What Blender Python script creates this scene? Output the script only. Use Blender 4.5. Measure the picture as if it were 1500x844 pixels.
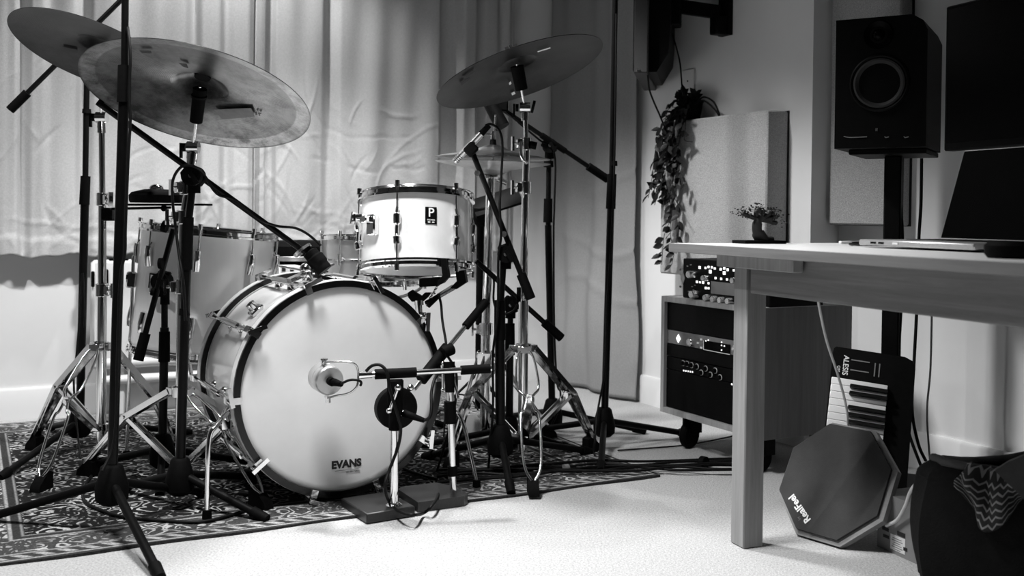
import bpy, bmesh, math, random
import numpy as np
from mathutils import Vector, Matrix, Euler

for _o in list(bpy.data.objects):
    bpy.data.objects.remove(_o, do_unlink=True)
random.seed(7)
SC = bpy.context.scene
COL = SC.collection
V = Vector

# ------------------------------------------------------------------ camera, light, exposure
CAM = V((0.0, 0.0, 0.79))
SHIFT = -0.0532
CROT = Euler((math.radians(89.0), 0, 0)).to_matrix() @ Matrix.Rotation(math.radians(0.57), 3, 'Z')
cam_data = bpy.data.cameras.new('camera')
cam_data.sensor_fit = 'HORIZONTAL'
cam_data.sensor_width = 36.0
cam_data.lens = 36.0
cam_data.shift_y = SHIFT
cam_data.clip_start = 0.05
cam_data.dof.use_dof = True
cam_data.dof.focus_distance = 2.85
cam_data.dof.aperture_fstop = 4.0
cam = bpy.data.objects.new('camera', cam_data)
COL.objects.link(cam)
cam.matrix_world = Matrix.Translation(CAM) @ CROT.to_4x4()
SC.camera = cam

world = bpy.data.worlds.new('world')
SC.world = world
world.use_nodes = True
world.node_tree.nodes['Background'].inputs[0].default_value = (0.5, 0.5, 0.5, 1)
world.node_tree.nodes['Background'].inputs[1].default_value = 0.02

SC.view_settings.view_transform = 'Standard'
SC.view_settings.look = 'None'
SC.view_settings.gamma = 1.0
SC.view_settings.use_curve_mapping = False
SC.view_settings.exposure = 0.5


def spot(loc, target, power, angle, blend=0.4, radius=0.05):
    d = bpy.data.lights.new('ceiling_spotlight', 'SPOT')
    d.energy = power
    d.spot_size = math.radians(angle)
    d.spot_blend = blend
    d.shadow_soft_size = radius
    o = bpy.data.objects.new('ceiling_spotlight', d)
    COL.objects.link(o)
    o.location = loc
    o.rotation_euler = (V(target) - V(loc)).to_track_quat('-Z', 'Y').to_euler()
    return o


# downlights: in front of the kit, over the drums, close to the back wall, by the left curtain
spot((-0.58, 2.02, 2.42), (-0.58, 2.02, 0), 204, 98, 0.6, 0.22)
spot((-0.40, 3.12, 2.42), (-0.40, 3.12, 0), 165, 104, 0.45, 0.10)
spot((-1.058, 3.79, 2.42), (-1.058, 3.79, 0), 55, 110, 0.5, 0.03)
spot((-1.60, 2.45, 2.42), (-1.60, 2.45, 0), 92, 125, 0.6, 0.03)

# ------------------------------------------------------------------ geometry helpers
TH = math.radians(28.0)
A = V((math.cos(TH), math.sin(TH), 0))      # along the back wall, to the right
B = V((math.sin(TH), -math.cos(TH), 0))     # along the right wall, towards the camera
Z = V((0, 0, 1))
CORNER = V((0.232, 4.985, 0))


def RM(u, v, z):
    return CORNER - A * u + B * v + Z * z


def ray(px, py):
    return CROT @ V(((px - 750) / 1500, (422 - py) / 1500 + SHIFT, -1))


def P(px, py, Y):
    d = ray(px, py)
    return CAM + d * (Y / d.y)


def G(px, py, z=0.0):
    d = ray(px, py)
    return CAM + d * ((z - CAM.z) / d.z)


def H(px, py, p0, n):
    d = ray(px, py)
    return CAM + d * ((V(p0) - CAM).dot(n) / d.dot(n))


def frame(axis):
    w = V(axis).normalized()
    h = V((0, 0, 1)) if abs(w.z) < 0.9 else V((1, 0, 0))
    x = h.cross(w).normalized()
    return x, w.cross(x), w


def smooth_path(pts, n=6):
    pts = [V(p) for p in pts]
    if len(pts) < 3:
        return pts
    out = []
    for i in range(len(pts) - 1):
        p0 = pts[max(i - 1, 0)]; p1 = pts[i]; p2 = pts[i + 1]; p3 = pts[min(i + 2, len(pts) - 1)]
        for k in range(n):
            t = k / n
            out.append(0.5 * ((2 * p1) + (p2 - p0) * t + (2 * p0 - 5 * p1 + 4 * p2 - p3) * t * t
                              + (3 * p1 - p0 - 3 * p2 + p3) * t ** 3))
    out.append(pts[-1])
    return out


WORLD = {}      # world origin of every object made here


class MB:
    def __init__(self):
        self.v = []
        self.f = []

    def add(self, verts, faces):
        n = len(self.v)
        self.v += [V(p) for p in verts]
        self.f += [tuple(i + n for i in f) for f in faces]
        return self

    def obox(self, o, X, Y, Zv):
        o = V(o); X = V(X); Y = V(Y); Zv = V(Zv)
        if X.cross(Y).dot(Zv) < 0:
            X, Y = Y, X
        vs = [o, o + X, o + X + Y, o + Y, o + Zv, o + X + Zv, o + X + Y + Zv, o + Y + Zv]
        return self.add(vs, [(3, 2, 1, 0), (4, 5, 6, 7), (0, 1, 5, 4), (1, 2, 6, 5), (2, 3, 7, 6), (3, 0, 4, 7)])

    def cbox(self, c, X, Y, Zv, bev=0.0):
        """box about its centre, edge vectors X Y Z, optional bevel"""
        c = V(c); X = V(X); Y = V(Y); Zv = V(Zv)
        if bev <= 0:
            return self.obox(c - (X + Y + Zv) / 2, X, Y, Zv)
        bm = bmesh.new()
        bmesh.ops.create_cube(bm, size=1.0)
        lx, ly, lz = X.length, Y.length, Zv.length
        for vv in bm.verts:
            vv.co = V((vv.co.x * lx, vv.co.y * ly, vv.co.z * lz))
        bmesh.ops.bevel(bm, geom=bm.edges[:], offset=bev, segments=1, affect='EDGES', profile=0.5)
        M = Matrix((X.normalized(), Y.normalized(), Zv.normalized())).transposed()
        flip = M.determinant() < 0
        bm.verts.index_update()
        vs = [c + M @ vv.co for vv in bm.verts]
        fs = [tuple(q.index for q in (reversed(fa.verts) if flip else fa.verts)) for fa in bm.faces]
        bm.free()
        return self.add(vs, fs)

    def cyl(self, p0, p1, r0, r1=None, seg=12, caps=True):
        r1 = r0 if r1 is None else r1
        seg = max(seg, 9)
        p0 = V(p0); p1 = V(p1)
        x, y, w = frame(p1 - p0)
        vs = []
        for p, r in ((p0, r0), (p1, r1)):
            for k in range(seg):
                a = 2 * math.pi * k / seg
                vs.append(p + x * (r * math.cos(a)) + y * (r * math.sin(a)))
        fs = [(k, (k + 1) % seg, seg + (k + 1) % seg, seg + k) for k in range(seg)]
        if caps:
            fs.append(tuple(reversed(range(seg))))
            fs.append(tuple(range(seg, 2 * seg)))
        return self.add(vs, fs)

    def lathe(self, prof, o, axis, seg=32, closed=False, caps=False):
        """prof: (r, h) points; closed joins the last ring to the first"""
        o = V(o)
        x, y, w = frame(axis)
        vs = []
        for r, h in prof:
            for k in range(seg):
                a = 2 * math.pi * k / seg
                vs.append(o + w * h + x * (r * math.cos(a)) + y * (r * math.sin(a)))
        m = len(prof)
        fs = []
        for i in range(m if closed else m - 1):
            j = (i + 1) % m
            for k in range(seg):
                k2 = (k + 1) % seg
                fs.append((i * seg + k, i * seg + k2, j * seg + k2, j * seg + k))
        if caps:
            fs.append(tuple(reversed(range(seg))))
            fs.append(tuple(range((m - 1) * seg, m * seg)))
        return self.add(vs, fs)

    def tube(self, pts, r, seg=8, smooth=True, closed=False, n=6):
        seg = max(seg, 9)
        if smooth and not closed:
            pts = smooth_path(pts, n)
        pts = [V(p) for p in pts]
        m = len(pts)
        t0 = (pts[1] - pts[0]).normalized()
        x, y, w = frame(t0)
        vs = []
        for i, p in enumerate(pts):
            if closed:
                t = (pts[(i + 1) % m] - pts[i - 1]).normalized()
            else:
                t = (pts[min(i + 1, m - 1)] - pts[max(i - 1, 0)]).normalized()
            x = (x - t * x.dot(t)).normalized()
            y = t.cross(x)
            rr = r[i * (len(r) - 1) // max(m - 1, 1)] if isinstance(r, (list, tuple)) else r
            for k in range(seg):
                a = 2 * math.pi * k / seg
                vs.append(p + x * (rr * math.cos(a)) + y * (rr * math.sin(a)))
        fs = []
        for i in range(m if closed else m - 1):
            j = (i + 1) % m
            for k in range(seg):
                k2 = (k + 1) % seg
                fs.append((i * seg + k, i * seg + k2, j * seg + k2, j * seg + k))
        if not closed:
            fs.append(tuple(reversed(range(seg))))
            fs.append(tuple(range((m - 1) * seg, m * seg)))
        return self.add(vs, fs)

    def ball(self, c, r, seg=12, rings=8, sx=V((1, 0, 0)), sy=V((0, 1, 0)), sz=V((0, 0, 1))):
        c = V(c)
        vs = [c + sz * r]
        for i in range(1, rings):
            ph = math.pi * i / rings
            for k in range(seg):
                a = 2 * math.pi * k / seg
                vs.append(c + sx * (r * math.sin(ph) * math.cos(a)) + sy * (r * math.sin(ph) * math.sin(a)) + sz * (r * math.cos(ph)))
        vs.append(c - sz * r)
        fs = []
        for k in range(seg):
            fs.append((0, 1 + k, 1 + (k + 1) % seg))
        for i in range(rings - 2):
            for k in range(seg):
                k2 = (k + 1) % seg
                a0 = 1 + i * seg
                fs.append((a0 + k, a0 + seg + k, a0 + seg + k2, a0 + k2))
        a0 = 1 + (rings - 2) * seg
        for k in range(seg):
            fs.append((a0 + k, len(vs) - 1, a0 + (k + 1) % seg))
        return self.add(vs, fs)

    def prism(self, outline, ext):
        """outline: 3-D points in a plane, swept by ext"""
        pts = [V(p) for p in outline]
        ext = V(ext)
        n = len(pts)
        nn = V((0, 0, 0))
        for i in range(n):
            nn += pts[i].cross(pts[(i + 1) % n])
        if nn.dot(ext) < 0:
            pts.reverse()
        vs = pts + [p + ext for p in pts]
        fs = [tuple(reversed(range(n))), tuple(range(n, 2 * n))]
        fs += [(k, (k + 1) % n, n + (k + 1) % n, n + k) for k in range(n)]
        return self.add(vs, fs)

    def bar(self, p0, p1, w, h, up=Z):
        """flat bar: w wide (across), h thick along up"""
        p0 = V(p0); p1 = V(p1)
        t = p1 - p0
        s = t.cross(up)
        if s.length < 1e-6:
            s = t.cross(V((1, 0, 0)))
        s.normalize()
        n = s.cross(t).normalized()
        return self.obox(p0 - s * w / 2 - n * h / 2, s * w, t, n * h)

    def grid(self, fn, nu, nv):
        vs = [fn(i / nu, j / nv) for j in range(nv + 1) for i in range(nu + 1)]
        fs = [(j * (nu + 1) + i, j * (nu + 1) + i + 1, (j + 1) * (nu + 1) + i + 1, (j + 1) * (nu + 1) + i)
              for j in range(nv) for i in range(nu)]
        return self.add(vs, fs)

    def build(self, name, material, parent=None, origin=None, ang=42, matrix=None):
        me = bpy.data.meshes.new(name)
        if parent is not None:
            o0 = WORLD[parent.name]
        elif origin is not None:
            o0 = V(origin)
        elif matrix is None:
            lo = [min(p[i] for p in self.v) for i in range(3)]
            hi = [max(p[i] for p in self.v) for i in range(3)]
            o0 = V(((lo[0] + hi[0]) / 2, (lo[1] + hi[1]) / 2, lo[2]))
        else:
            o0 = V((0, 0, 0))
        me.from_pydata([tuple(p - o0) for p in self.v], [], self.f)
        me.polygons.foreach_set('use_smooth', [True] * len(me.polygons))
        me.set_sharp_from_angle(angle=math.radians(ang))
        me.materials.append(material)
        ob = bpy.data.objects.new(name, me)
        COL.objects.link(ob)
        if parent is not None:
            ob.parent = parent
            WORLD[ob.name] = o0
        elif matrix is not None:
            ob.matrix_world = matrix
            WORLD[ob.name] = matrix.translation.copy()
        else:
            ob.location = o0
            WORLD[ob.name] = o0
        return ob


def tag(o, label, cat, group=None):
    o['label'] = label
    o['category'] = cat
    if group:
        o['group'] = group
    return o


def thing(name, label, cat, loc, group=None):
    o = bpy.data.objects.new(name, None)
    o.empty_display_size = 0.05
    COL.objects.link(o)
    o.location = loc
    WORLD[o.name] = V(loc)
    return tag(o, label, cat, group)


def struct(o):
    o['kind'] = 'structure'
    return o


def text(name, s, size, centre, xdir, up, material, parent, bold=0.0, depth=0.0008):
    cu = bpy.data.curves.new(name, 'FONT')
    cu.body = s
    cu.size = size
    cu.align_x = 'CENTER'
    cu.align_y = 'CENTER'
    cu.extrude = depth / 2
    cu.offset = bold
    cu.resolution_u = 3
    tmp = bpy.data.objects.new('tmp', cu)
    COL.objects.link(tmp)
    bpy.context.view_layer.update()
    me = bpy.data.meshes.new_from_object(tmp.evaluated_get(bpy.context.evaluated_depsgraph_get()))
    bpy.data.objects.remove(tmp)
    bpy.data.curves.remove(cu)
    x = V(xdir).normalized()
    y = (V(up) - x * V(up).dot(x)).normalized()
    n = x.cross(y)
    M = Matrix((x, y, n)).transposed()
    o0 = WORLD[parent.name]
    for vv in me.vertices:
        vv.co = V(centre) - o0 + M @ vv.co
    me.name = name
    me.materials.clear()
    me.materials.append(material)
    ob = bpy.data.objects.new(name, me)
    COL.objects.link(ob)
    ob.parent = parent
    WORLD[ob.name] = o0
    return ob


# ------------------------------------------------------------------ materials
def lin(s):
    s = s / 255.0
    return s / 12.92 if s <= 0.04045 else ((s + 0.055) / 1.055) ** 2.4


def mat(name, val, rough=0.5, metal=0.0, var=None, bump=None, coat=0.0, emit=0.0, stretch=None, spec=0.5):
    """var=(scale, amount)  bump=(scale, strength, distance)  stretch=(x,y,z) on object coordinates"""
    m = bpy.data.materials.new(name)
    m.use_nodes = True
    nt = m.node_tree
    b = nt.nodes['Principled BSDF']
    b.inputs['Base Color'].default_value = (val, val, val, 1)
    b.inputs['Roughness'].default_value = rough
    b.inputs['Metallic'].default_value = metal
    b.inputs['Coat Weight'].default_value = coat
    b.inputs['Specular IOR Level'].default_value = spec
    if emit:
        b.inputs['Emission Color'].default_value = (1, 1, 1, 1)
        b.inputs['Emission Strength'].default_value = emit
    if var or bump:
        tc = nt.nodes.new('ShaderNodeTexCoord')
        mp = nt.nodes.new('ShaderNodeMapping')
        nt.links.new(tc.outputs['Object'], mp.inputs['Vector'])
        if stretch:
            mp.inputs['Scale'].default_value = stretch[:3]
            if len(stretch) > 3:
                mp.inputs['Rotation'].default_value = (0, 0, stretch[3])
        if var:
            n = nt.nodes.new('ShaderNodeTexNoise')
            n.inputs['Scale'].default_value = var[0]
            n.inputs['Detail'].default_value = 6
            n.inputs['Roughness'].default_value = 0.65
            nt.links.new(mp.outputs[0], n.inputs['Vector'])
            r = nt.nodes.new('ShaderNodeMapRange')
            r.inputs['From Min'].default_value = 0.3
            r.inputs['From Max'].default_value = 0.7
            r.inputs['To Min'].default_value = max(val * (1 - var[1]), 0)
            r.inputs['To Max'].default_value = min(val * (1 + var[1]), 1)
            nt.links.new(n.outputs[0], r.inputs['Value'])
            nt.links.new(r.outputs[0], b.inputs['Base Color'])
        if bump:
            n2 = nt.nodes.new('ShaderNodeTexNoise')
            n2.inputs['Scale'].default_value = bump[0]
            n2.inputs['Detail'].default_value = 4
            nt.links.new(mp.outputs[0], n2.inputs['Vector'])
            bp = nt.nodes.new('ShaderNodeBump')
            bp.inputs['Strength'].default_value = bump[1]
            bp.inputs['Distance'].default_value = bump[2] if len(bump) > 2 else 0.005
            nt.links.new(n2.outputs[0], bp.inputs['Height'])
            nt.links.new(bp.outputs[0], b.inputs['Normal'])
    return m


M_wall = mat('wall_paint', 0.77, 0.85, var=(3, 0.03), bump=(220, 0.08, 0.002))
M_ceil = mat('ceiling_paint', 0.13, 0.9, var=(3, 0.03))
M_wallfar = mat('dark_unseen_wall', 0.07, 0.95, var=(3, 0.1), bump=(220, 0.3, 0.004))  # unseen walls, like the ceiling, made dark to cut bounced light
M_base = mat('gloss_trim_paint', 0.74, 0.5, var=(3, 0.03))
M_carpet = mat('pale_carpet', 0.435, 0.95, var=(190, 0.36), bump=(330, 0.8, 0.0035), spec=0.1)
M_curtain = mat('linen_curtain', 0.46, 0.92, var=(160, 0.10), bump=(330, 0.35, 0.002), spec=0.15)
M_curtain_shade = mat('shaded_linen_curtain', 0.29, 0.92, var=(160, 0.10), bump=(330, 0.35, 0.002), spec=0.15)  # linen with the shade of the right corner put into its colour
M_chrome = mat('chrome', 0.86, 0.09, 1.0, var=(25, 0.06))
M_steel = mat('satin_steel', 0.72, 0.26, 1.0, var=(40, 0.08))
M_black = mat('black_powder_coat', 0.003, 0.5, var=(60, 0.3), spec=0.07)
M_blackmet = mat('black_metal', 0.003, 0.36, 0.0, var=(50, 0.3), spec=0.14)
M_rubber = mat('black_rubber', 0.0025, 0.7, var=(80, 0.3), bump=(200, 0.2, 0.001), spec=0.06)
M_cable = mat('black_cable', 0.004, 0.5, var=(60, 0.3), spec=0.15)
M_wcable = mat('white_cable', 0.62, 0.45, var=(60, 0.06))
M_head = mat('coated_drum_head', 0.86, 0.55, var=(9, 0.035), bump=(500, 0.12, 0.0006))
M_shell = mat('silver_white_shell', 0.80, 0.22, 0.0, var=(14, 0.05), coat=0.5)
M_shellgrey = mat('silver_satin_shell', 0.78, 0.30, 0.15, var=(5, 0.10), stretch=(1, 1, 0.25), coat=0.3)
M_hoopblack = mat('black_lacquer', 0.004, 0.2, spec=0.3, coat=0.15, var=(40, 0.2))
M_inlay = mat('silver_inlay', 0.66, 0.3, 0.0, var=(20, 0.1))
M_ink = mat('black_print', 0.01, 0.6, var=(60, 0.2))
M_white = mat('white_print', 0.85, 0.6, var=(60, 0.03))
M_whitepl = mat('white_plastic', 0.72, 0.4, var=(30, 0.03))
M_greypl = mat('grey_plastic', 0.16, 0.5, var=(30, 0.08))
M_screen = mat('dark_glass', 0.0015, 0.25, var=(10, 0.1), spec=0.05)
M_led = mat('lit_button', 0.8, 0.4, emit=0.9)
M_darkwood = mat('dark_wood', 0.016, 0.4, var=(24, 0.45), stretch=(4, 40, 4))


def wood(name, lo, hi, rough, direction, scale=1.0):
    """grain running along direction, given by object coordinates"""
    m = bpy.data.materials.new(name)
    m.use_nodes = True
    nt = m.node_tree
    b = nt.nodes['Principled BSDF']
    b.inputs['Roughness'].default_value = rough
    b.inputs['Specular IOR Level'].default_value = 0.35
    tc = nt.nodes.new('ShaderNodeTexCoord')
    x, y, w = frame(direction)
    comb = nt.nodes.new('ShaderNodeCombineXYZ')
    for i, (ax, s) in enumerate(((x, 34), (y, 34), (w, 1.6))):
        dt = nt.nodes.new('ShaderNodeVectorMath')
        dt.operation = 'DOT_PRODUCT'
        dt.inputs[1].default_value = tuple(ax * s * scale)
        nt.links.new(tc.outputs['Object'], dt.inputs[0])
        nt.links.new(dt.outputs['Value'], comb.inputs[i])
    n = nt.nodes.new('ShaderNodeTexNoise')
    n.inputs['Scale'].default_value = 1.6
    n.inputs['Detail'].default_value = 7
    n.inputs['Roughness'].default_value = 0.7
    n.inputs['Distortion'].default_value = 0.4
    nt.links.new(comb.outputs[0], n.inputs['Vector'])
    r = nt.nodes.new('ShaderNodeMapRange')
    r.inputs['From Min'].default_value = 0.32
    r.inputs['From Max'].default_value = 0.68
    r.inputs['To Min'].default_value = lo
    r.inputs['To Max'].default_value = hi
    nt.links.new(n.outputs[0], r.inputs['Value'])
    nt.links.new(r.outputs[0], b.inputs['Base Color'])
    bp = nt.nodes.new('ShaderNodeBump')
    bp.inputs['Strength'].default_value = 0.15
    bp.inputs['Distance'].default_value = 0.001
    nt.links.new(n.outputs[0], bp.inputs['Height'])
    nt.links.new(bp.outputs[0], b.inputs['Normal'])
    return m


def mathn(nt, op, a, b=None, c=None):
    n = nt.nodes.new('ShaderNodeMath')
    n.operation = op
    for i, q in enumerate((a, b, c)):
        if q is None:
            continue
        if isinstance(q, (int, float)):
            n.inputs[i].default_value = q
        else:
            nt.links.new(q, n.inputs[i])
    return n.outputs[0]


def ramp(nt, fac, stops, interp='LINEAR'):
    r = nt.nodes.new('ShaderNodeValToRGB')
    r.color_ramp.interpolation = interp
    el = r.color_ramp.elements
    while len(el) < len(stops):
        el.new(0.5)
    for e, (p, c) in zip(el, stops):
        e.position = p
        e.color = (c, c, c, 1)
    nt.links.new(fac, r.inputs[0])
    return r.outputs[0]


def mixn(nt, fac, a, b):
    """scalar mix by map: a + fac*(b-a)"""
    return mathn(nt, 'ADD', a, mathn(nt, 'MULTIPLY', fac, mathn(nt, 'SUBTRACT', b, a)))


def rug_material(L, W):
    m = bpy.data.materials.new('patterned_rug_wool')
    m.use_nodes = True
    nt = m.node_tree
    b = nt.nodes['Principled BSDF']
    b.inputs['Roughness'].default_value = 0.95
    b.inputs['Specular IOR Level'].default_value = 0.1
    tc = nt.nodes.new('ShaderNodeTexCoord')
    sp = nt.nodes.new('ShaderNodeSeparateXYZ')
    nt.links.new(tc.outputs['Object'], sp.inputs[0])
    x, y = sp.outputs[0], sp.outputs[1]
    # distance to the edge (origin of the rug is its centre)
    ax = mathn(nt, 'SUBTRACT', L / 2, mathn(nt, 'ABSOLUTE', x))
    ay = mathn(nt, 'SUBTRACT', W / 2, mathn(nt, 'ABSOLUTE', y))
    d = mathn(nt, 'MINIMUM', ax, ay)
    mirror = nt.nodes.new('ShaderNodeCombineXYZ')
    nt.links.new(mathn(nt, 'ABSOLUTE', x), mirror.inputs[0])
    nt.links.new(mathn(nt, 'ABSOLUTE', y), mirror.inputs[1])
    # curling stems: rings of a distorted voronoi
    nz = nt.nodes.new('ShaderNodeTexNoise')
    nz.inputs['Scale'].default_value = 14
    nz.inputs['Detail'].default_value = 2
    nt.links.new(mirror.outputs[0], nz.inputs['Vector'])
    off = nt.nodes.new('ShaderNodeVectorMath')
    off.operation = 'MULTIPLY_ADD'
    nt.links.new(nz.outputs['Color'], off.inputs[0])
    off.inputs[1].default_value = (0.075, 0.075, 0)
    nt.links.new(mirror.outputs[0], off.inputs[2])
    vo = nt.nodes.new('ShaderNodeTexVoronoi')
    vo.inputs['Scale'].default_value = 20
    nt.links.new(off.outputs[0], vo.inputs['Vector'])
    rings = mathn(nt, 'SINE', mathn(nt, 'MULTIPLY', vo.outputs['Distance'], 21))
    vo2 = nt.nodes.new('ShaderNodeTexVoronoi')
    vo2.feature = 'DISTANCE_TO_EDGE'
    vo2.inputs['Scale'].default_value = 36
    nt.links.new(off.outputs[0], vo2.inputs['Vector'])
    petals = ramp(nt, vo2.outputs['Distance'], [(0.10, 0.0), (0.2, 0.7)])
    curl = ramp(nt, mathn(nt, 'MULTIPLY_ADD', rings, 0.5, 0.5), [(0.62, 0.0), (0.8, 1.0)])
    nz2 = nt.nodes.new('ShaderNodeTexNoise')
    nz2.inputs['Scale'].default_value = 9
    nz2.inputs['Detail'].default_value = 3
    nt.links.new(mirror.outputs[0], nz2.inputs['Vector'])
    patch = ramp(nt, nz2.outputs[0], [(0.42, 0.0), (0.55, 1.0)])
    field = mixn(nt, patch, curl, mathn(nt, 'MULTIPLY', petals, curl))
    # borders: plain lines and a band with its own motif
    band = ramp(nt, mathn(nt, 'MULTIPLY', d, 2.5), [
        (0.0, 0.06), (0.022, 0.06), (0.03, 0.75), (0.042, 0.75), (0.05, 0.08),
        (0.13, 0.08), (0.14, 0.7), (0.15, 0.7), (0.158, 0.1), (0.40, 0.1), (0.41, 0.7),
        (0.422, 0.7), (0.43, 0.05), (0.47, 0.05), (0.48, 0.6), (0.495, 0.0)], 'LINEAR')
    inband = ramp(nt, mathn(nt, 'MULTIPLY', d, 2.5), [(0.155, 0.0), (0.165, 1.0), (0.395, 1.0), (0.405, 0.0)])
    beads = mathn(nt, 'GREATER_THAN', mathn(nt, 'SINE', mathn(nt, 'MULTIPLY', mathn(nt, 'ADD', mathn(nt, 'ADD', x, y), 0), 130)), 0.1)
    inbead = ramp(nt, mathn(nt, 'MULTIPLY', d, 2.5), [(0.055, 0.0), (0.06, 0.8), (0.12, 0.8), (0.128, 0.0)])
    isfield = mathn(nt, 'GREATER_THAN', d, 0.198)
    pat = mathn(nt, 'MAXIMUM', band, mathn(nt, 'MULTIPLY', inband, field))
    pat = mathn(nt, 'MAXIMUM', pat, mathn(nt, 'MULTIPLY', inbead, beads))
    pat = mixn(nt, isfield, pat, field)
    # pile wear
    nz3 = nt.nodes.new('ShaderNodeTexNoise')
    nz3.inputs['Scale'].default_value = 170
    nz3.inputs['Detail'].default_value = 3
    nt.links.new(tc.outputs['Object'], nz3.inputs['Vector'])
    wear = ramp(nt, nz3.outputs[0], [(0.3, 0.55), (0.7, 1.25)])
    val = mathn(nt, 'MULTIPLY', mathn(nt, 'MULTIPLY_ADD', pat, 0.42, 0.012), wear)
    nt.links.new(val, b.inputs['Base Color'])
    bp = nt.nodes.new('ShaderNodeBump')
    bp.inputs['Strength'].default_value = 0.6
    bp.inputs['Distance'].default_value = 0.004
    nt.links.new(nz3.outputs[0], bp.inputs['Height'])
    nt.links.new(bp.outputs[0], b.inputs['Normal'])
    return m


def cymbal_material(name, val, R, rim, stain, rough, seed, bellv=.55):
    """hammered, aged bronze; rim = extra brightness of the unlathed outer ring (object coordinates, z = axis)"""
    m = bpy.data.materials.new(name)
    m.use_nodes = True
    nt = m.node_tree
    b = nt.nodes['Principled BSDF']
    b.inputs['Metallic'].default_value = 0.75
    b.inputs['Roughness'].default_value = rough
    tc = nt.nodes.new('ShaderNodeTexCoord')
    sp = nt.nodes.new('ShaderNodeSeparateXYZ')
    nt.links.new(tc.outputs['Object'], sp.inputs[0])
    r2 = mathn(nt, 'ADD', mathn(nt, 'MULTIPLY', sp.outputs[0], sp.outputs[0]), mathn(nt, 'MULTIPLY', sp.outputs[1], sp.outputs[1]))
    rr = mathn(nt, 'DIVIDE', mathn(nt, 'SQRT', r2), R)
    mp = nt.nodes.new('ShaderNodeMapping')
    mp.inputs['Location'].default_value = (seed, seed * 0.7, 0)
    nt.links.new(tc.outputs['Object'], mp.inputs['Vector'])
    n = nt.nodes.new('ShaderNodeTexNoise')
    n.inputs['Scale'].default_value = 13
    n.inputs['Detail'].default_value = 9
    n.inputs['Roughness'].default_value = 0.72
    nt.links.new(mp.outputs[0], n.inputs['Vector'])
    st = ramp(nt, n.outputs[0], [(0.38, 1.0 - stain), (0.5, 1.0), (0.64, 1.0 + stain)])
    ring = ramp(nt, rr, [(0.0, bellv), (0.2, bellv), (0.23, 0.85), (0.30, 1.0), (0.86, 1.0), (0.875, rim), (0.98, rim), (1.0, 0.6)])
    nt.links.new(mathn(nt, 'MULTIPLY', mathn(nt, 'MULTIPLY', st, ring), val), b.inputs['Base Color'])
    groove = mathn(nt, 'SINE', mathn(nt, 'MULTIPLY', rr, 420))
    bp = nt.nodes.new('ShaderNodeBump')
    bp.inputs['Strength'].default_value = 0.12
    bp.inputs['Distance'].default_value = 0.0008
    nt.links.new(mathn(nt, 'ADD', groove, mathn(nt, 'MULTIPLY', n.outputs[0], 4)), bp.inputs['Height'])
    nt.links.new(bp.outputs[0], b.inputs['Normal'])
    return m


D1 = V((0.365, -0.931, 0)).normalized()     # desk: along its length, towards the camera
D2 = V((0.931, 0.365, 0)).normalized()      # desk: across, away from the camera
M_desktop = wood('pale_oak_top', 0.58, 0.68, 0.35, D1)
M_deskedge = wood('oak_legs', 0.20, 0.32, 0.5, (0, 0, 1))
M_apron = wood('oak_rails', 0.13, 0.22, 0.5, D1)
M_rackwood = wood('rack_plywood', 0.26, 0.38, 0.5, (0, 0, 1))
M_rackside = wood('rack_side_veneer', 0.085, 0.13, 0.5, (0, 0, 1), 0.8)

# ------------------------------------------------------------------ the room
UL, VF, HC = 4.3, 5.6, 2.5     # left wall, front wall, ceiling
STEP_V, STEP_U = 1.68, -0.13   # the right wall steps back here

mb = MB().prism([RM(UL + .1, -.1, -.1), RM(-.35, -.1, -.1), RM(-.35, VF + .1, -.1), RM(UL + .1, VF + .1, -.1)], (0, 0, .1))
struct(mb.build('floor', M_carpet))
mb = MB().prism([RM(UL + .1, -.1, HC), RM(-.35, -.1, HC), RM(-.35, VF + .1, HC), RM(UL + .1, VF + .1, HC)], (0, 0, .1))
struct(mb.build('ceiling', M_ceil))
mb = MB().prism([RM(UL + .1, 0, 0), RM(-.35, 0, 0), RM(-.35, -.1, 0), RM(UL + .1, -.1, 0)], (0, 0, HC))
struct(mb.build('wall_back', M_wall))
mb = MB().prism([RM(0, 0, 0), RM(0, STEP_V, 0), RM(-.35, STEP_V, 0), RM(-.35, 0, 0)], (0, 0, HC))
struct(mb.build('wall_right', M_wall))
mb = MB().prism([RM(STEP_U, STEP_V, 0), RM(STEP_U, VF, 0), RM(-.35, VF, 0), RM(-.35, STEP_V, 0)], (0, 0, HC))
struct(mb.build('wall_right', M_wall))
mb = MB().prism([RM(UL, 0, 0), RM(UL, VF, 0), RM(UL + .1, VF, 0), RM(UL + .1, 0, 0)], (0, 0, HC))
struct(mb.build('wall_left', M_wallfar))
mb = MB().prism([RM(UL + .1, VF, 0), RM(-.35, VF, 0), RM(-.35, VF + .1, 0), RM(UL + .1, VF + .1, 0)], (0, 0, HC))
struct(mb.build('wall_front', M_wallfar))


def baseboard(name, p0, p1, nrm):
    n = V(nrm)
    mb = MB()
    prof = [(0, 0), (.016, 0), (.016, .108), (.010, .118), (0, .118)]
    mb.prism([p0 + n * a + Z * h for a, h in prof], p1 - p0)
    return struct(mb.build(name, M_base))


baseboard('baseboard_back', RM(UL, 0, 0), RM(0, 0, 0), B)
baseboard('baseboard_right', RM(0, .71, 0), RM(0, STEP_V, 0), -A)
baseboard('baseboard_right.001', RM(STEP_U, STEP_V, 0), RM(STEP_U, VF, 0), -A)

# rug: its own axes (x along the back wall, y away from the camera)
RUG_U0, RUG_U1, RUG_V0, RUG_V1 = 0.687, 2.62, 0.10, 1.771
rl, rw = RUG_U1 - RUG_U0, RUG_V1 - RUG_V0
M_rug = rug_material(rl, rw)
rc = RM((RUG_U0 + RUG_U1) / 2, (RUG_V0 + RUG_V1) / 2, 0)
rng = np.random.RandomState(3)


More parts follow.
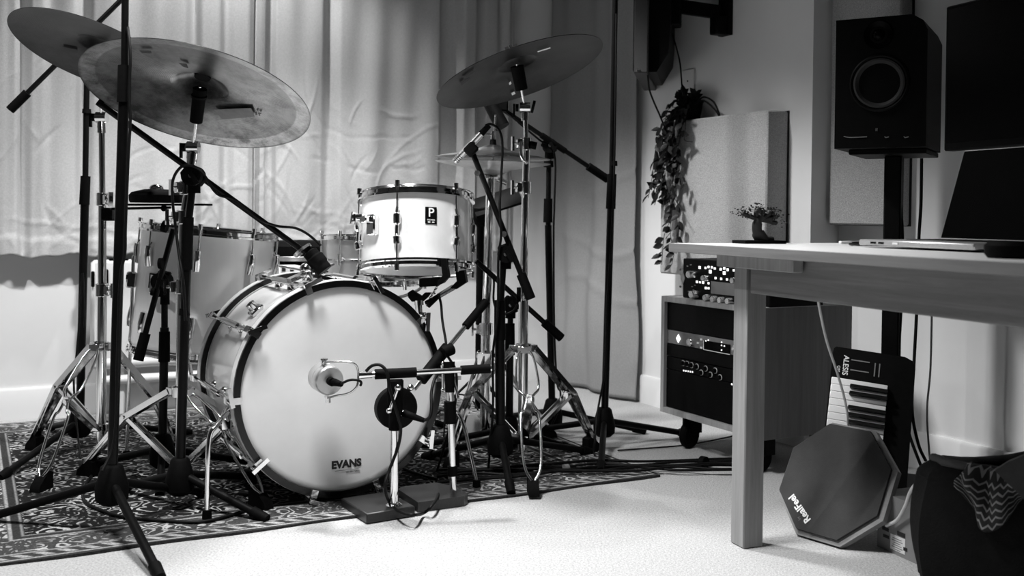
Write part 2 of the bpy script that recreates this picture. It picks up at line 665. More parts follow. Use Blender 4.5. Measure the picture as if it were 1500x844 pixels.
def rugpt(i, j):
    x = (i - .5) * rl
    y = (j - .5) * rw
    e = 0.004 * math.sin(i * 31) if j in (0, 1) else 0
    return V((x, y + e, 0.007 + 0.0012 * math.sin(9 * x) * math.cos(7 * y)))


mb = MB().grid(rugpt, 60, 40)
n0 = len(mb.v)
edge = [i for i in range(61)] + [j * 61 + 60 for j in range(1, 41)] + [40 * 61 + i for i in range(59, -1, -1)] + [j * 61 for j in range(39, 0, -1)]
mb.v += [V((mb.v[i].x, mb.v[i].y, 0.0)) for i in edge]
for k in range(len(edge)):
    k2 = (k + 1) % len(edge)
    mb.f.append((edge[k2], edge[k], n0 + k, n0 + k2))
rug = mb.build('patterned_rug', M_rug, matrix=Matrix.Translation(rc) @ Matrix.Rotation(TH, 4, 'Z'))
tag(rug, 'dark patterned oriental rug with pale curling motifs under the drum kit', 'rug')


# ------------------------------------------------------------------ curtains
def u_on(px, v):
    """u of the point of the plane v=const seen at column px (horizontal ray)"""
    p = H(px, 316, RM(0, v, 0), B)
    return -(p - CORNER).dot(A)


def interp(knots, x):
    ks = sorted(knots)
    if x <= ks[0][0]:
        return ks[0][1]
    for (x0, y0), (x1, y1) in zip(ks, ks[1:]):
        if x <= x1:
            t = (x - x0) / (x1 - x0)
            t = t * t * (3 - 2 * t)
            return y0 + (y1 - y0) * t
    return ks[-1][1]


def creases(n, u0, u1, zlo, zhi, seed, amp):
    r = random.Random(seed)
    out = []
    for k in range(n):
        cu, cz = r.uniform(u0, u1), zlo + (zhi - zlo) * r.random() ** 1.6
        an = r.choice((r.uniform(-1.2, -.5), r.uniform(.4, 1.2), r.uniform(-.25, .25)))
        ln = r.uniform(.05, .20)
        out.append((cu, cz, math.cos(an), math.sin(an), ln, r.uniform(.4, 1) * amp * r.choice((1, 1, -1)), r.uniform(.0036, .007), r.uniform(-3, 3)))
    return out


def curtain_back(name, label, knots, u0, u1, v0, z0, z1, cr, seed, hem=True):
    """cloth with folds; knots: (px, offset towards the room) read along the photograph's columns"""
    kn = [(u_on(px, v0 + .05), d) for px, d in knots]
    nu, nz = int((u1 - u0) / .0058), int((z1 - z0) / .009)
    U = np.linspace(u0, u1, nu + 1)
    Zs = np.linspace(z0, z1, nz + 1)
    base = np.array([interp(kn, u) for u in U])
    UU, ZZ = np.meshgrid(U, Zs)
    D = np.tile(base, (nz + 1, 1))
    t = (ZZ - z0) / (z1 - z0)
    D = D * (0.75 + 0.25 * t)
    D += 0.006 * np.sin(UU * 21 + 2.0 * np.sin(ZZ * 3.1 + seed)) * (1 - .4 * t) + 0.004 * np.sin(UU * 47 + ZZ * 2.3 + seed)
    for cu, cz, cx, cy, ln, am, w, bend in cr:
        du, dz = UU - cu, ZZ - cz
        s = du * cx + dz * cy
        q = -du * cy + dz * cx + bend * s * s
        D += am * np.exp(-(q / w) ** 2) * np.exp(-(s / ln) ** 4)
    if hem:      # turned-up hem with a slight lip
        D += 0.006 * np.clip((z0 + .075 - ZZ) / .006, 0, 1)
    zw = 0.006 * np.sin(UU * 26 + seed) + 0.004 * np.sin(UU * 61)
    vs = []
    for j in range(nz + 1):
        for i in range(nu + 1):
            zz = ZZ[j, i] + zw[j, i] * (1 - t[j, i])
            vs.append(RM(UU[j, i], v0 + D[j, i], zz))
    fs = [(j * (nu + 1) + i + 1, j * (nu + 1) + i, (j + 1) * (nu + 1) + i, (j + 1) * (nu + 1) + i + 1) for j in range(nz) for i in range(nu)]
    # back of the cloth, 3 mm behind
    mb = MB().add(vs, fs)
    ob = mb.build(name, M_curtain, ang=60)
    md = ob.modifiers.new('thickness', 'SOLIDIFY')
    md.thickness = 0.003
    md.offset = -1
    tag(ob, label, 'curtain', 'linen curtains hanging on the back wall')
    return ob


VC = 0.045
kn_left = [(-140, .05), (-100, .01), (-60, .055), (-20, .02), (8, .05), (22, .055), (34, .012), (48, .05), (62, .056), (75, .04),
           (108, .05), (122, .012), (140, .05), (170, .058), (205, .03), (232, .055), (268, .06), (287, .012), (296, .06),
           (318, .062), (332, .022), (345, .05), (362, .066), (371, .05), (376, .004)]
kn_right = [(377, .02), (381, .062), (388, .058), (392, .008), (400, .006), (405, .05), (430, .062), (470, .045), (484, .014), (500, .05),
            (540, .064), (580, .055), (618, .066), (640, .064), (650, .012), (668, .012), (678, .07), (694, .068), (701, .010),
            (716, .03), (728, .034), (738, .008), (748, .02), (753, .0)]
uA, uB, uC = u_on(373, VC + .05), u_on(374.5, VC + .05), u_on(754, VC + .03)
cr1 = creases(60, uA, 3.1, .62, 1.35, 5, .0046)
cr2 = creases(75, uC + .35, uB, .64, 1.25, 9, .0046)
curtain_back('curtain', 'left of the two pale linen curtains, hanging behind the two big tilted cymbals', kn_left, uA, UL - .02, VC, 0.62, 2.46, cr1, 1.0)
curtain_back('curtain', 'right of the two pale linen curtains, hanging behind the small tom and hi-hat', kn_right, uC, uB, VC, 0.625, 2.46, cr2, 2.2)


def right_curtain():
    """floor-length curtain on the right wall, bellying out near the floor"""
    v0, v1 = .03, .70
    nv, nz = 76, 150

    def pt(i, j):
        z = 0.012 + j * 2.44
        v = v0 + (v1 - v0) * i
        belly = math.exp(-((z - .22) / .30) ** 2)
        v += .07 * belly * (1 - i) ** 1.5 + .02 * belly * i
        d = .05 + .020 * math.sin(i * 9.0 + .6) + .010 * math.sin(i * 23 + 1.1 + .5 * z)
        d += .055 * math.sin(math.pi * min(i * 1.15, 1)) * belly
        d += .010 * math.sin(7 * z + 9 * i) * math.exp(-((z - .45) / .35) ** 2)
        for q, zc in ((0, .47), (1, .66), (2, .95)):
            d += .006 * math.exp(-((z - zc - .05 * math.sin(5 * i + q)) / .012) ** 2) * (1 if i > .35 else i / .35)
        lift = .045 * math.sin(math.pi * i) ** 2 * 0
        return RM(d, v, z + lift)

    mb = MB().grid(pt, nv, nz)
    ob = mb.build('curtain', M_curtain_shade, ang=60)
    md = ob.modifiers.new('thickness', 'SOLIDIFY')
    md.thickness = 0.003
    md.offset = 1
    tag(ob, 'floor-length curtain, darkened for shade, on the right wall beside the trailing plant', 'curtain')


right_curtain()

# ------------------------------------------------------------------ radiator and pale box behind the kit
ra = H(134, 470, RM(0, .11, 0), B)
ru = -(ra - CORNER).dot(A)
rt = thing('panel_radiator', 'white panel radiator under the left curtain behind the floor tom', 'radiator', RM(ru - .35, .085, 0))
mb = MB().cbox(RM(ru - .38, .075, .395), A * .76, B * .05, Z * .42, .012)
mb.build('panel', M_whitepl, rt)
mb = MB()
for k in range(26):
    mb.cbox(RM(ru - .045 - k * .0272, .075, .602), A * .016, B * .034, Z * .012)
g = mb.build('grille', M_blackmet, rt)
g['kind'] = 'stuff'
for dz in (.585, .60):
    MB().cbox(RM(ru - .047, .105, dz - .055), A * .026, B * .018, Z * .05, .004).build('latch', M_black, rt)
    MB().cbox(RM(ru - .005, .105, dz - .06), A * .012, B * .014, Z * .045, .003).build('latch', M_black, rt)
for k in (0.1, .66):
    MB().cbox(RM(ru - k, .06, .095), A * .05, B * .05, Z * .19, .006).build('leg', M_whitepl, rt)
MB().cyl(RM(ru - .02, .09, .205), RM(ru - .74, .09, .205), .022).build('pipe', M_whitepl, rt)
MB().cyl(RM(ru - .02, .09, .14), RM(ru - .74, .09, .14), .018).build('pipe', M_whitepl, rt)

bc = P(421, 389, 3.62)
bx = thing('pale_box', 'pale box with two dark square openings standing behind the bass drum', 'box', (bc.x, bc.y, 0))
MB().cbox(V((bc.x, bc.y, bc.z / 2)), A * .085, B * .10, Z * bc.z, .003).build('body', M_whitepl, bx)
for px in (415.5, 427.5):
    c = H(px, 394.5, V((bc.x, bc.y, 0)) + B * .05, B)
    MB().cbox(c, A * .013, B * .004, Z * .013).build('opening', M_ink, bx)

# ------------------------------------------------------------------ acoustic panels, wall plate, television
def fabric(name, val):
    m = mat(name, val, 0.95, var=(300, .38), bump=(400, .7, .003), spec=.1)
    return m


M_panelfab = fabric('panel_fabric', .40)
v0p, v1p, z0p, z1p = .952, 1.568, .566, 1.166
pn = thing('acoustic_panel', 'square fabric acoustic panel on the wall behind the desk, plant pot on its top', 'panel', RM(.05, (v0p + v1p) / 2, z0p))
MB().cbox(RM(.05, (v0p + v1p) / 2, (z0p + z1p) / 2), A * .098, B * (v1p - v0p), Z * (z1p - z0p), .006).build('fabric_cover', M_panelfab, pn)
MB().cbox(RM(.002, (v0p + v1p) / 2, (z0p + z1p) / 2), A * .004, B * (v1p - v0p + .006), Z * (z1p - z0p + .004)).build('backing_board', M_ink, pn)
pn = thing('acoustic_panel', 'tall fabric acoustic panel on the recessed wall behind the studio monitor', 'panel', RM(STEP_U + .03, STEP_V + .16, .8))
MB().cbox(RM(STEP_U + .03, STEP_V + .158, 1.37), A * .055, B * .30, Z * 1.2, .006).build('fabric_cover', M_panelfab, pn)
MB().cbox(RM(STEP_U + .002, STEP_V + .158, 1.37), A * .003, B * .306, Z * 1.204).build('backing_board', M_ink, pn)

c = H(1009, 119, RM(.004, 0, 0), A)
wp = thing('wall_plate', 'blank pale wall plate above the trailing plant', 'plate', c - Z * .045)
MB().cbox(c, A * .008, B * .075, Z * .095, .002).build('plate', M_whitepl, wp)
MB().cyl(c - A * .003, c - A * .0065 + B * 0, .0035).build('screw', M_steel, wp)

# wall-hung television seen along its edge
tvY = 3.78
tv_n = P(938, 105, tvY)
tdir = V((.20, 1.0, 0)).normalized()
tside = V((1.0, -.20, 0)).normalized()
tv = thing('television', 'dark flat television seen edge-on, hung high on a wall arm', 'television', V((tv_n.x, tv_n.y, tv_n.z)))
o = P(927, 107, tvY)
MB().cbox(o + tside * .028 + tdir * .27 + Z * .24, tside * .052, tdir * .54, Z * .48, .004).build('screen_frame', mat('tv_frame', .03, .6, var=(30, .1)), tv)
MB().cbox(o + tside * .0005 + tdir * .27 + Z * .24, tside * .003, tdir * .52, Z * .46).build('screen', M_screen, tv)
b0 = o + tside * .054 + tdir * .05 + Z * .01
MB().prism([b0, b0 + tside * .03, b0 + tside * .072 + Z * .07, b0 + tside * .078 + Z * .14, b0 + tside * .078 + Z * .46, b0 + Z * .46], tdir * .40).build('rear_housing', M_black, tv)
MB().cbox(o + tside * .04 - tdir * .004 + Z * .012 + tside * -.02, tside * .010, tdir * .01, Z * .006).build('badge', M_steel, tv)
# bracket on the wall
wpt = H(1063, 20, RM(.01, 0, 0), A)
armz = wpt.z - .02
tb = o + tside * .132 + tdir * .18
mb = MB().cbox(V((wpt.x, wpt.y, 1.63)) - A * .0, A * .02, B * .06, Z * .30)
mb.build('wall_bracket', M_black, tv)
mb = MB().cbox(V((wpt.x, wpt.y, 1.515)) - A * .03, A * .06, B * .045, Z * .07, .004)
mb.build('bracket_hinge', M_black, tv)
p1 = V((wpt.x, wpt.y, 1.565)) - A * .03
p0 = V((tb.x, tb.y, 1.60))
MB().bar(p0, p1, .03, .05).build('bracket_arm', M_black, tv)
MB().cbox(p0, tside * .07, tdir * .09, Z * .16, .005).build('bracket_head', M_black, tv)
# television leads
a0 = o + tside * .05 + tdir * .06 + Z * .01
cb = MB().tube([a0, P(951, 130, 3.85), P(958, 150, 3.92), P(966, 168, 3.98), P(975, 190, 4.0)], .0035)
tag(cb.build('cable', M_cable), 'black lead dropping from the underside of the television to the vine', 'cable', 'television leads')
cb = MB().tube([p0 + tdir * .0 - Z * .08 + tside * -.01, P(988, 60, 3.94), P(996, 92, 3.97), P(999, 128, 3.95), P(1001, 140, 3.95)], .003)
tag(cb.build('cable', M_cable), 'black lead running down from the television arm into the potted plant', 'cable', 'television leads')

# ------------------------------------------------------------------ trailing plant
M_leaf = mat('dark_leaf', .007, .45, var=(30, .5), spec=.2)
M_stem = mat('dark_stem', .006, .7, var=(60, .3))
pc = RM(.055, 1.085, z1p)
pl = thing('trailing_plant', 'trailing leafy plant in a black pot atop the square acoustic panel', 'plant', pc)
MB().lathe([(.0, 0), (.036, 0), (.046, .07), (.049, .072), (.049, .08), (.042, .08), (.040, .062), (0, .062)], pc, Z, 24).build('pot', M_rubber, pl)
rv = random.Random(4)


def on_front(px, py, out):
    return H(px, py, RM(.115 + out, 0, 0), A)


vines = []
paths = [[(1003, 143), (985, 150), (975, 185), (965, 230), (955, 285)],
         [(1003, 143), (990, 165), (980, 210), (972, 260), (958, 275)],
         [(1005, 143), (993, 170), (985, 220), (985, 270), (975, 300)],
         [(1005, 143), (996, 180), (993, 230), (997, 262), (1003, 270)],
         [(1003, 143), (992, 180), (975, 240), (980, 300), (985, 345), (992, 372)],
         [(1005, 143), (995, 190), (990, 260), (994, 320), (992, 350), (985, 388)],
         [(1004, 143), (985, 175), (968, 250), (985, 310), (975, 345), (972, 388)],
         [(1002, 143), (978, 170), (965, 210), (952, 262), (950, 290)],
         [(1004, 143), (988, 190), (975, 215), (968, 270), (960, 300)],
         [(1008, 143), (1002, 190), (1004, 205), (1012, 208)],
         [(1004, 143), (990, 200), (985, 240), (990, 285), (1000, 308)]]
for i, pth in enumerate(paths):
    pts = [pc + Z * .07 + V((rv.uniform(-.02, .02), rv.uniform(-.02, .02), .02))]
    for q, (x, y) in enumerate(pth[1:]):
        pts.append(on_front(x + rv.uniform(-3, 3), y, rv.uniform(.0, .055)))
    vines.append(smooth_path(pts, 10))
for pts in vines:
    MB().tube(pts, .0013, 5, smooth=False).build('stem', M_stem, pl)


def leaf_mesh():
    mb = MB()
    L, W = 1.0, .30
    vs, fs = [V((0, 0, 0))], []
    for k, (t, w) in enumerate(((.15, .55), (.4, 1.0), (.7, .72))):
        vs += [V((-W * w, t * L, .06 * w)), V((0, t * L, 0)), V((W * w, t * L, .06 * w))]
    vs.append(V((0, L, -.05)))
    fs = [(0, 2, 1), (0, 3, 2), (1, 2, 5, 4), (2, 3, 6, 5), (4, 5, 8, 7), (5, 6, 9, 8), (7, 8, 10), (8, 9, 10)]
    me = bpy.data.meshes.new('leaf')
    me.from_pydata([tuple(p) for p in vs], [], fs)
    me.polygons.foreach_set('use_smooth', [True] * len(me.polygons))
    me.materials.append(M_leaf)
    return me


LEAF = leaf_mesh()


def put_leaf(par, p, d, up, s):
    y = d.normalized()
    x = y.cross(up).normalized()
    z = x.cross(y)
    M = Matrix((x * s, y * s, z * s)).transposed().to_4x4()
    M.translation = p - WORLD[par.name]
    o = bpy.data.objects.new('leaf', LEAF)
    COL.objects.link(o)
    o.parent = par
    o.matrix_local = M


nl = 0
for vi, pts in enumerate(vines):
    acc = 0
    for a, b2 in zip(pts, pts[1:]):
        acc += (b2 - a).length
        step = .017 if b2.z > .95 else .024
        while acc > step and nl < 265:
            acc -= step
            d = (b2 - a).normalized() * .4 + A * rv.uniform(-1, .25) * .8 + B * rv.uniform(-1, 1) + Z * rv.uniform(-.8, .4)
            put_leaf(pl, b2, d, -A + Z * rv.uniform(-.3, .8) + B * rv.uniform(-.5, .5), rv.uniform(.030, .048))
            nl += 1
for k in range(32):
    d = V((rv.uniform(-1, 1), rv.uniform(-1, 1), rv.uniform(.1, 1.2)))
    put_leaf(pl, pc + Z * .072 + V((rv.uniform(-.045, .03), rv.uniform(-.03, .03), rv.uniform(0, .03))), d, Z * .5 + V((rv.uniform(-1, 1), -1, 0)), rv.uniform(.028, .042))
cb = MB().tube([RM(.06, 1.13, z1p + .07), RM(.06, 1.17, z1p + .085), RM(.055, 1.225, z1p + .06), RM(.05, 1.255, z1p + .004)], .0035)
cb.tube([RM(.07, 1.12, z1p + .06), RM(.07, 1.18, z1p + .07), RM(.062, 1.235, z1p + .035), RM(.055, 1.258, z1p + .003)], .0035)
tag(cb.build('cable', M_cable), 'black looped cable arching from the plant pot onto the panel top', 'cable')

# ------------------------------------------------------------------ desk
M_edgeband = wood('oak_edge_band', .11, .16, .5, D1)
HD, TT = 0.725, 0.019
D0 = V((.40, 2.586, 0))
DL, DW = 1.62, .80
dk = thing('studio_desk', 'pale oak studio desk with square legs at the right', 'desk', D0 + D1 * .8 + D2 * .4)
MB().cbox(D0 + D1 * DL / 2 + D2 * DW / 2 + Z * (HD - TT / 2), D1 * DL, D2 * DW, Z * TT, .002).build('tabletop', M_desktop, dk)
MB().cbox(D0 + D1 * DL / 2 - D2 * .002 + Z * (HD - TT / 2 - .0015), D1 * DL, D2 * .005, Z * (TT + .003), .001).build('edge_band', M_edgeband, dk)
lw = .056
for s, w in ((.178, .118), (.66, DW - .09), (DL - .19, .118), (DL - .19, DW - .09)):
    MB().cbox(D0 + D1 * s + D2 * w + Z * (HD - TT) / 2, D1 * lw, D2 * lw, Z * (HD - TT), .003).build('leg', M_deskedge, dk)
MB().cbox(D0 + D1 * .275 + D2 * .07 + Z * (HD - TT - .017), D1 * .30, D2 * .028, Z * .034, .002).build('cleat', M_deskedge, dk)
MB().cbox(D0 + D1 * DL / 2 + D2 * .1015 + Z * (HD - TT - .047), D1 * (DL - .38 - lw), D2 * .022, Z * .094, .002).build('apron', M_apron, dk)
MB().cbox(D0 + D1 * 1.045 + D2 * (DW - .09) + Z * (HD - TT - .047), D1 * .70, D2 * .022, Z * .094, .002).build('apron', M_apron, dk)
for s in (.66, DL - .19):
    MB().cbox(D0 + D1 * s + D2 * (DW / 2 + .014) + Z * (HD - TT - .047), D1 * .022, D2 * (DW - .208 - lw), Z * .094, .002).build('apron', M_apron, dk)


def on_desk(s, w, z=0.0):
    return D0 + D1 * s + D2 * w + Z * (HD + z)


# bonsai
bc = on_desk(.045, .235)
bz = thing('bonsai', 'small dark bonsai tree on a flat tray at the far desk corner', 'plant', bc)
MB().cbox(bc + Z * .004, D2 * .125, D1 * .06, Z * .008, .001).build('tray', M_rubber, bz)
MB().tube([bc + Z * .006 + D2 * .012, bc + Z * .03 - D2 * .006, bc + Z * .055 - D2 * .006, bc + Z * .07 + D2 * .004], [.017, .013, .011, .011], 10).build('trunk', M_stem, bz)
mb = MB()
mb.tube([bc + Z * .008 + D2 * .006, bc + Z * .010 + D2 * .03, bc + Z * .010 + D2 * .042], [.008, .004], 7)
mb.build('root', M_stem, bz)
rb = random.Random(11)
tips = [(-.055, .078), (-.035, .072), (-.02, .085), (.0, .092), (.012, .085), (.03, .078), (.045, .082), (.055, .07), (.052, .052), (.035, .062)]
for dx, dz in tips:
    MB().tube([bc + Z * .062, bc + Z * (.062 + (dz - .062) * .4) + D2 * dx * .5, bc + Z * dz + D2 * dx + D1 * rb.uniform(-.015, .015)], [.006, .0022], 6).build('branch', M_stem, bz)
mb = MB()
for k in range(330):
    dx, dz = rb.choice(tips)
    c = bc + D2 * (dx + rb.gauss(0, .008)) + D1 * rb.gauss(0, .014) + Z * (dz + rb.gauss(.003, .006))
    n = V((rb.uniform(-1, 1), rb.uniform(-1, 1), rb.uniform(0, 1))).normalized()
    x, y, w = frame(n)
    s = rb.uniform(.002, .0042)
    mb.add([c - x * s, c - y * s * .7, c + x * s, c + y * s * .7], [(0, 1, 2, 3)])
f = mb.build('foliage', M_leaf, bz)
f['kind'] = 'stuff'

# laptop
lp = on_desk(.354, .53)
lt = thing('laptop', 'open dark laptop on the desk with its lid up', 'laptop', on_desk(.53, .42))
M_alu = mat('aluminium', .55, .38, .9, var=(60, .05))
MB().cbox(on_desk(.354 + .17, .53 - .12, .012), D1 * .34, D2 * .24, Z * .014, .003).build('base', M_alu, lt)
mb = MB()
for k in range(5):
    mb.cbox(on_desk(.354 + .17, .53 - .045 - k * .019, .0195), D1 * .28, D2 * .014, Z * .0015)
mb.build('keyboard', M_black, lt)
for s in (.05, .075, .12):
    MB().cbox(on_desk(.354 + s, .53 - .2405, .012), D1 * .016, D2 * .002, Z * .004).build('port', M_screen if s < .1 else M_whitepl, lt)
lu = (Z * .215 + D2 * .07)
ln = lu.cross(D1).normalized()
lc = on_desk(.354 + .17, .53 + .005, .018) + lu / 2
MB().cbox(lc, D1 * .34, lu, ln * .007, .002).build('lid', M_alu, lt)
MB().cbox(lc + (ln if ln.dot(D2) < 0 else -ln) * .0038, D1 * .334, lu * .97, ln * .001).build('screen', M_screen, lt)

# display at the back of the desk
dc = on_desk(.153 + .31, .75)
dp = thing('flat_display', 'large black flat display behind the laptop at the right edge', 'display', dc)
zb, zt = .972, 1.352
MB().cbox(V((dc.x, dc.y, (zb + zt) / 2)), D1 * .62, D2 * .035, Z * (zt - zb), .004).build('housing', M_black, dp)
MB().cbox(V((dc.x, dc.y, (zb + zt) / 2 + .005)) - D2 * .0182, D1 * .60, D2 * .001, Z * (zt - zb - .03)).build('screen', M_screen, dp)
MB().cbox(V((dc.x, dc.y, (HD + zb) / 2 + .05)) + D2 * .025, D1 * .06, D2 * .02, Z * (zb - HD + .1), .003).build('stand_neck', M_black, dp)
MB().cbox(V((dc.x, dc.y, HD + .005)) + D2 * -.02, D1 * .20, D2 * .14, Z * .010, .003).build('stand_foot', M_black, dp)

# headphones lying at the near edge
hc = on_desk(.98, .13)
hp = thing('headphones', 'black headphones lying flat near the desk edge beside the laptop', 'headphones', hc)
for s in (-.045, .075):
    MB().lathe([(0, 0), (.036, 0), (.042, .008), (.042, .022), (.034, .030), (0, .030)], hc + D1 * s * 1.1, Z, 24).build('ear_cup', M_rubber, hp)
MB().tube([hc - D1 * .05 + Z * .018, hc - D1 * .04 + D2 * .09 + Z * .022, hc + D1 * .02 + D2 * .15 + Z * .026, hc + D1 * .08 + D2 * .09 + Z * .022, hc + D1 * .09 + Z * .018], .008, 8).build('headband', M_black, hp)

# leads on the desk top
cb = MB()
cb.tube([on_desk(.13, .46, .004), on_desk(.12, .56, .005), on_desk(.16, .62, .004), on_desk(.3, .64, .006), on_desk(.44, .60, .02), on_desk(.47, .575, .02)], .0028)
k1 = cb.build('lead', M_cable, None, origin=on_desk(.12, .56))
ul = tag(k1, 'black lead with a pale metal plug lying across the far end of the desk', 'cable')
pc_ = on_desk(.133, .435, .005)
MB().cbox(pc_, D2 * .034, D1 * .011, Z * .007, .001).build('plug', M_whitepl, ul)
cb = MB().tube([on_desk(.24, .5, .003), on_desk(.20, .43, .004), on_desk(.24, .36, .004), on_desk(.31, .34, .004), on_desk(.34, .38, .004), on_desk(.27, .52, .004), on_desk(.24, .66, .004)], .0028)
tag(cb.build('lead', M_cable), 'black lead curled in a loop around the corner of the laptop base', 'cable')

# studio monitor on its stand
sn = V((-.50, -.866, 0))                     # the way its baffle faces
sr = V((.866, -.50, 0))                      # along the baffle, to the right
f0 = P(1222, 218, 2.93); f0b = f0.z
sw, sd, sh = .245, .29, P(1222, 30, 2.93).z - f0.z
fo = V((f0.x, f0.y, f0.z))
sp = thing('studio_monitor', 'black studio monitor loudspeaker on the stand behind the desk', 'speaker', fo + sr * sw / 2 - sn * sd / 2)
bm_ = MB()
out = [(0, 0), (sw, 0), (sw, sh - .045), (sw - .012, sh - .018), (sw - .04, sh), (0, sh)]
bm_.prism([fo + sr * a + Z * h for a, h in out], -sn * sd)
bm_.build('cabinet', M_black, sp)
wc = H(1288, 122, fo, sn)
MB().lathe([(.070, 0), (.069, .006), (.064, .007), (.058, .002), (.050, -.008), (.022, -.026), (.018, -.020), (0, -.014)], wc + sn * .001, sn, 40).build('woofer', mat('woofer_cone', .03, .6, var=(20, .2), spec=.2), sp)
MB().lathe([(.080, .0), (.080, .004), (.076, .006), (.072, .004)], wc + sn * .001, sn, 40).build('woofer_ring', M_black, sp)
tc_ = H(1287, 51, fo, sn)
MB().lathe([(.040, .0), (.038, .003), (.018, -.004), (.014, .004), (.008, .009), (0, .010)], tc_ + sn * .002, sn, 28).build('tweeter', M_screen, sp)
lg = H(1284, 190, fo, sn)
MB().cbox(lg + sn * .001, sr * .006, sn * .002, Z * .008).build('badge', M_steel, sp)
for a, b2 in ((1236, 1270), (1296, 1302), (1324, 1331)):
    q0, q1 = H(a, 201, fo, sn), H(b2, 201, fo, sn)
    MB().tube([q0 + Z * .002 + sn * .001, q0 * .7 + q1 * .3 - Z * .001 + sn * .001, q1 + Z * .001 + sn * .001], .0012, 5).build('port_lip', M_greypl, sp)
pb = fo + sr * sw * .55 - sn * .17
stt = thing('speaker_stand', 'black column stand carrying the studio monitor behind the desk', 'stand', V((pb.x, pb.y, 0)))
MB().cbox(V((pb.x, pb.y, f0.z - .008)), sr * .21, sn * .24, Z * .014, .002).build('top_plate', M_black, stt)
MB().cbox(V((pb.x, pb.y, (f0.z - .015) / 2 + .008)), sr * .048, sn * .05, Z * (f0.z - .03), .004).build('column', M_black, stt)
MB().cbox(V((pb.x, pb.y, .009)), sr * .24, sn * .26, Z * .018, .003).build('base_plate', M_black, stt)

# leads hanging behind the desk
for pts, lab, mm in (
        ([(1350, 232, 2.93), (1349, 300, 2.93), (1346, 350, 2.93), (1343, 450, 2.93), (1339, 530, 2.93), (1336, 600, 2.9), (1345, 650, 2.86), (1356, 675, 2.82)], 'black lead hanging straight down behind the desk beside the speaker column', M_cable),
        ([(1316, 268, 2.99), (1320, 310, 3.0), (1322, 350, 3.0), (1321, 430, 3.0), (1316, 560, 2.98), (1330, 630, 2.95), (1352, 690, 2.9)], 'black lead hanging close against the speaker stand column', M_cable),
        ([(1366, 360, 2.98), (1365, 450, 3.0), (1363, 540, 3.0), (1358, 600, 3.0), (1361, 660, 2.98), (1365, 690, 2.95)], 'grey lead hanging under the desk, rightmost of the hanging leads', M_greypl)):
    tag(MB().tube([P(*q) for q in pts], .0045 if mm is M_cable else .003, 6).build('cable', mm), lab, 'cable')

# ------------------------------------------------------------------ equipment rack under the desk
F0 = V((.521, 3.55, 0))
RW, RD, RZ0, RZ1 = .52, .365, .115, .517
rk = thing('equipment_rack', 'wooden equipment rack on black castors under the desk', 'rack', F0 + B * RW / 2 + A * RD / 2)
t_ = .018
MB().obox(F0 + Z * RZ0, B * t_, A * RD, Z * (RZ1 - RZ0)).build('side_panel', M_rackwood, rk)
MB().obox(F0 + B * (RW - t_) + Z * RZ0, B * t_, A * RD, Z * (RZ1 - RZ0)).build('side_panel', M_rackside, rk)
MB().obox(F0 + B * t_ + Z * (RZ1 - t_), B * (RW - 2 * t_), A * RD, Z * t_).build('top_panel', M_rackwood, rk)
MB().obox(F0 + B * t_ + Z * RZ0, B * (RW - 2 * t_), A * RD, Z * t_).build('bottom_panel', M_rackwood, rk)
MB().obox(F0 + B * t_ + A * (RD - .008) + Z * (RZ0 + t_), B * (RW - 2 * t_), A * .006, Z * (RZ1 - RZ0 - 2 * t_)).build('back_panel', M_ink, rk)
MB().obox(F0 + B * (RW - t_) + Z * RZ1, B * t_, A * RD, Z * .0025).build('edge_strip', M_rackwood, rk)
for q in (t_, RW - t_ - .016):
    rl_ = MB().obox(F0 + B * q + A * .018 + Z * (RZ0 + t_), B * .016, A * .003, Z * (RZ1 - RZ0 - 2 * t_)).build('rack_rail', M_greypl, rk)
for k in range(9):
    MB().cyl(F0 + B * (t_ + .007) + A * .018 + Z * (RZ0 + .045 + k * .041), F0 + B * (t_ + .007) + A * .012 + Z * (RZ0 + .045 + k * .041), .004, seg=8).build('screw', M_black, rk)
for q, d in ((.09, .07), (RW - .07, .07), (.09, RD - .06), (RW - .07, RD - .06)):
    c0 = F0 + B * q + A * d
    cz = MB().cbox(c0 + Z * (RZ0 - .004), B * .06, A * .06, Z * .008).cbox(c0 + Z * .085 + B * .022, B * .012, A * .04, Z * .06).cbox(c0 + Z * .085 - B * .022, B * .012, A * .04, Z * .06)
    cz = cz.build('castor', M_black, rk)
    MB().lathe([(.0, -.014), (.040, -.014), (.046, -.008), (.046, .008), (.040, .014), (0, .014)], c0 + Z * .046 - A * .012, B + A * .3, 24).build('wheel', M_rubber, cz)

FRONT = F0 + A * .012


def rack_unit(name, label, z0, z1, m, cat='rack unit', depth=.22):
    q = thing(name, label, cat, FRONT + B * RW / 2 + A * .1 + Z * z0)
    MB().obox(FRONT + B * (t_ + .001) + Z * z0, B * (RW - 2 * t_ - .002), A * .004, Z * (z1 - z0)).build('faceplate', m, q)
    MB().obox(FRONT + B * (t_ + .02) + A * .009 + Z * (z0 + .002), B * (RW - 2 * t_ - .04), A * depth, Z * (z1 - z0 - .004)).build('chassis', M_black, q)
    return q


def fp(px, py, out=0.0):
    return H(px, py, FRONT - A * out, A)


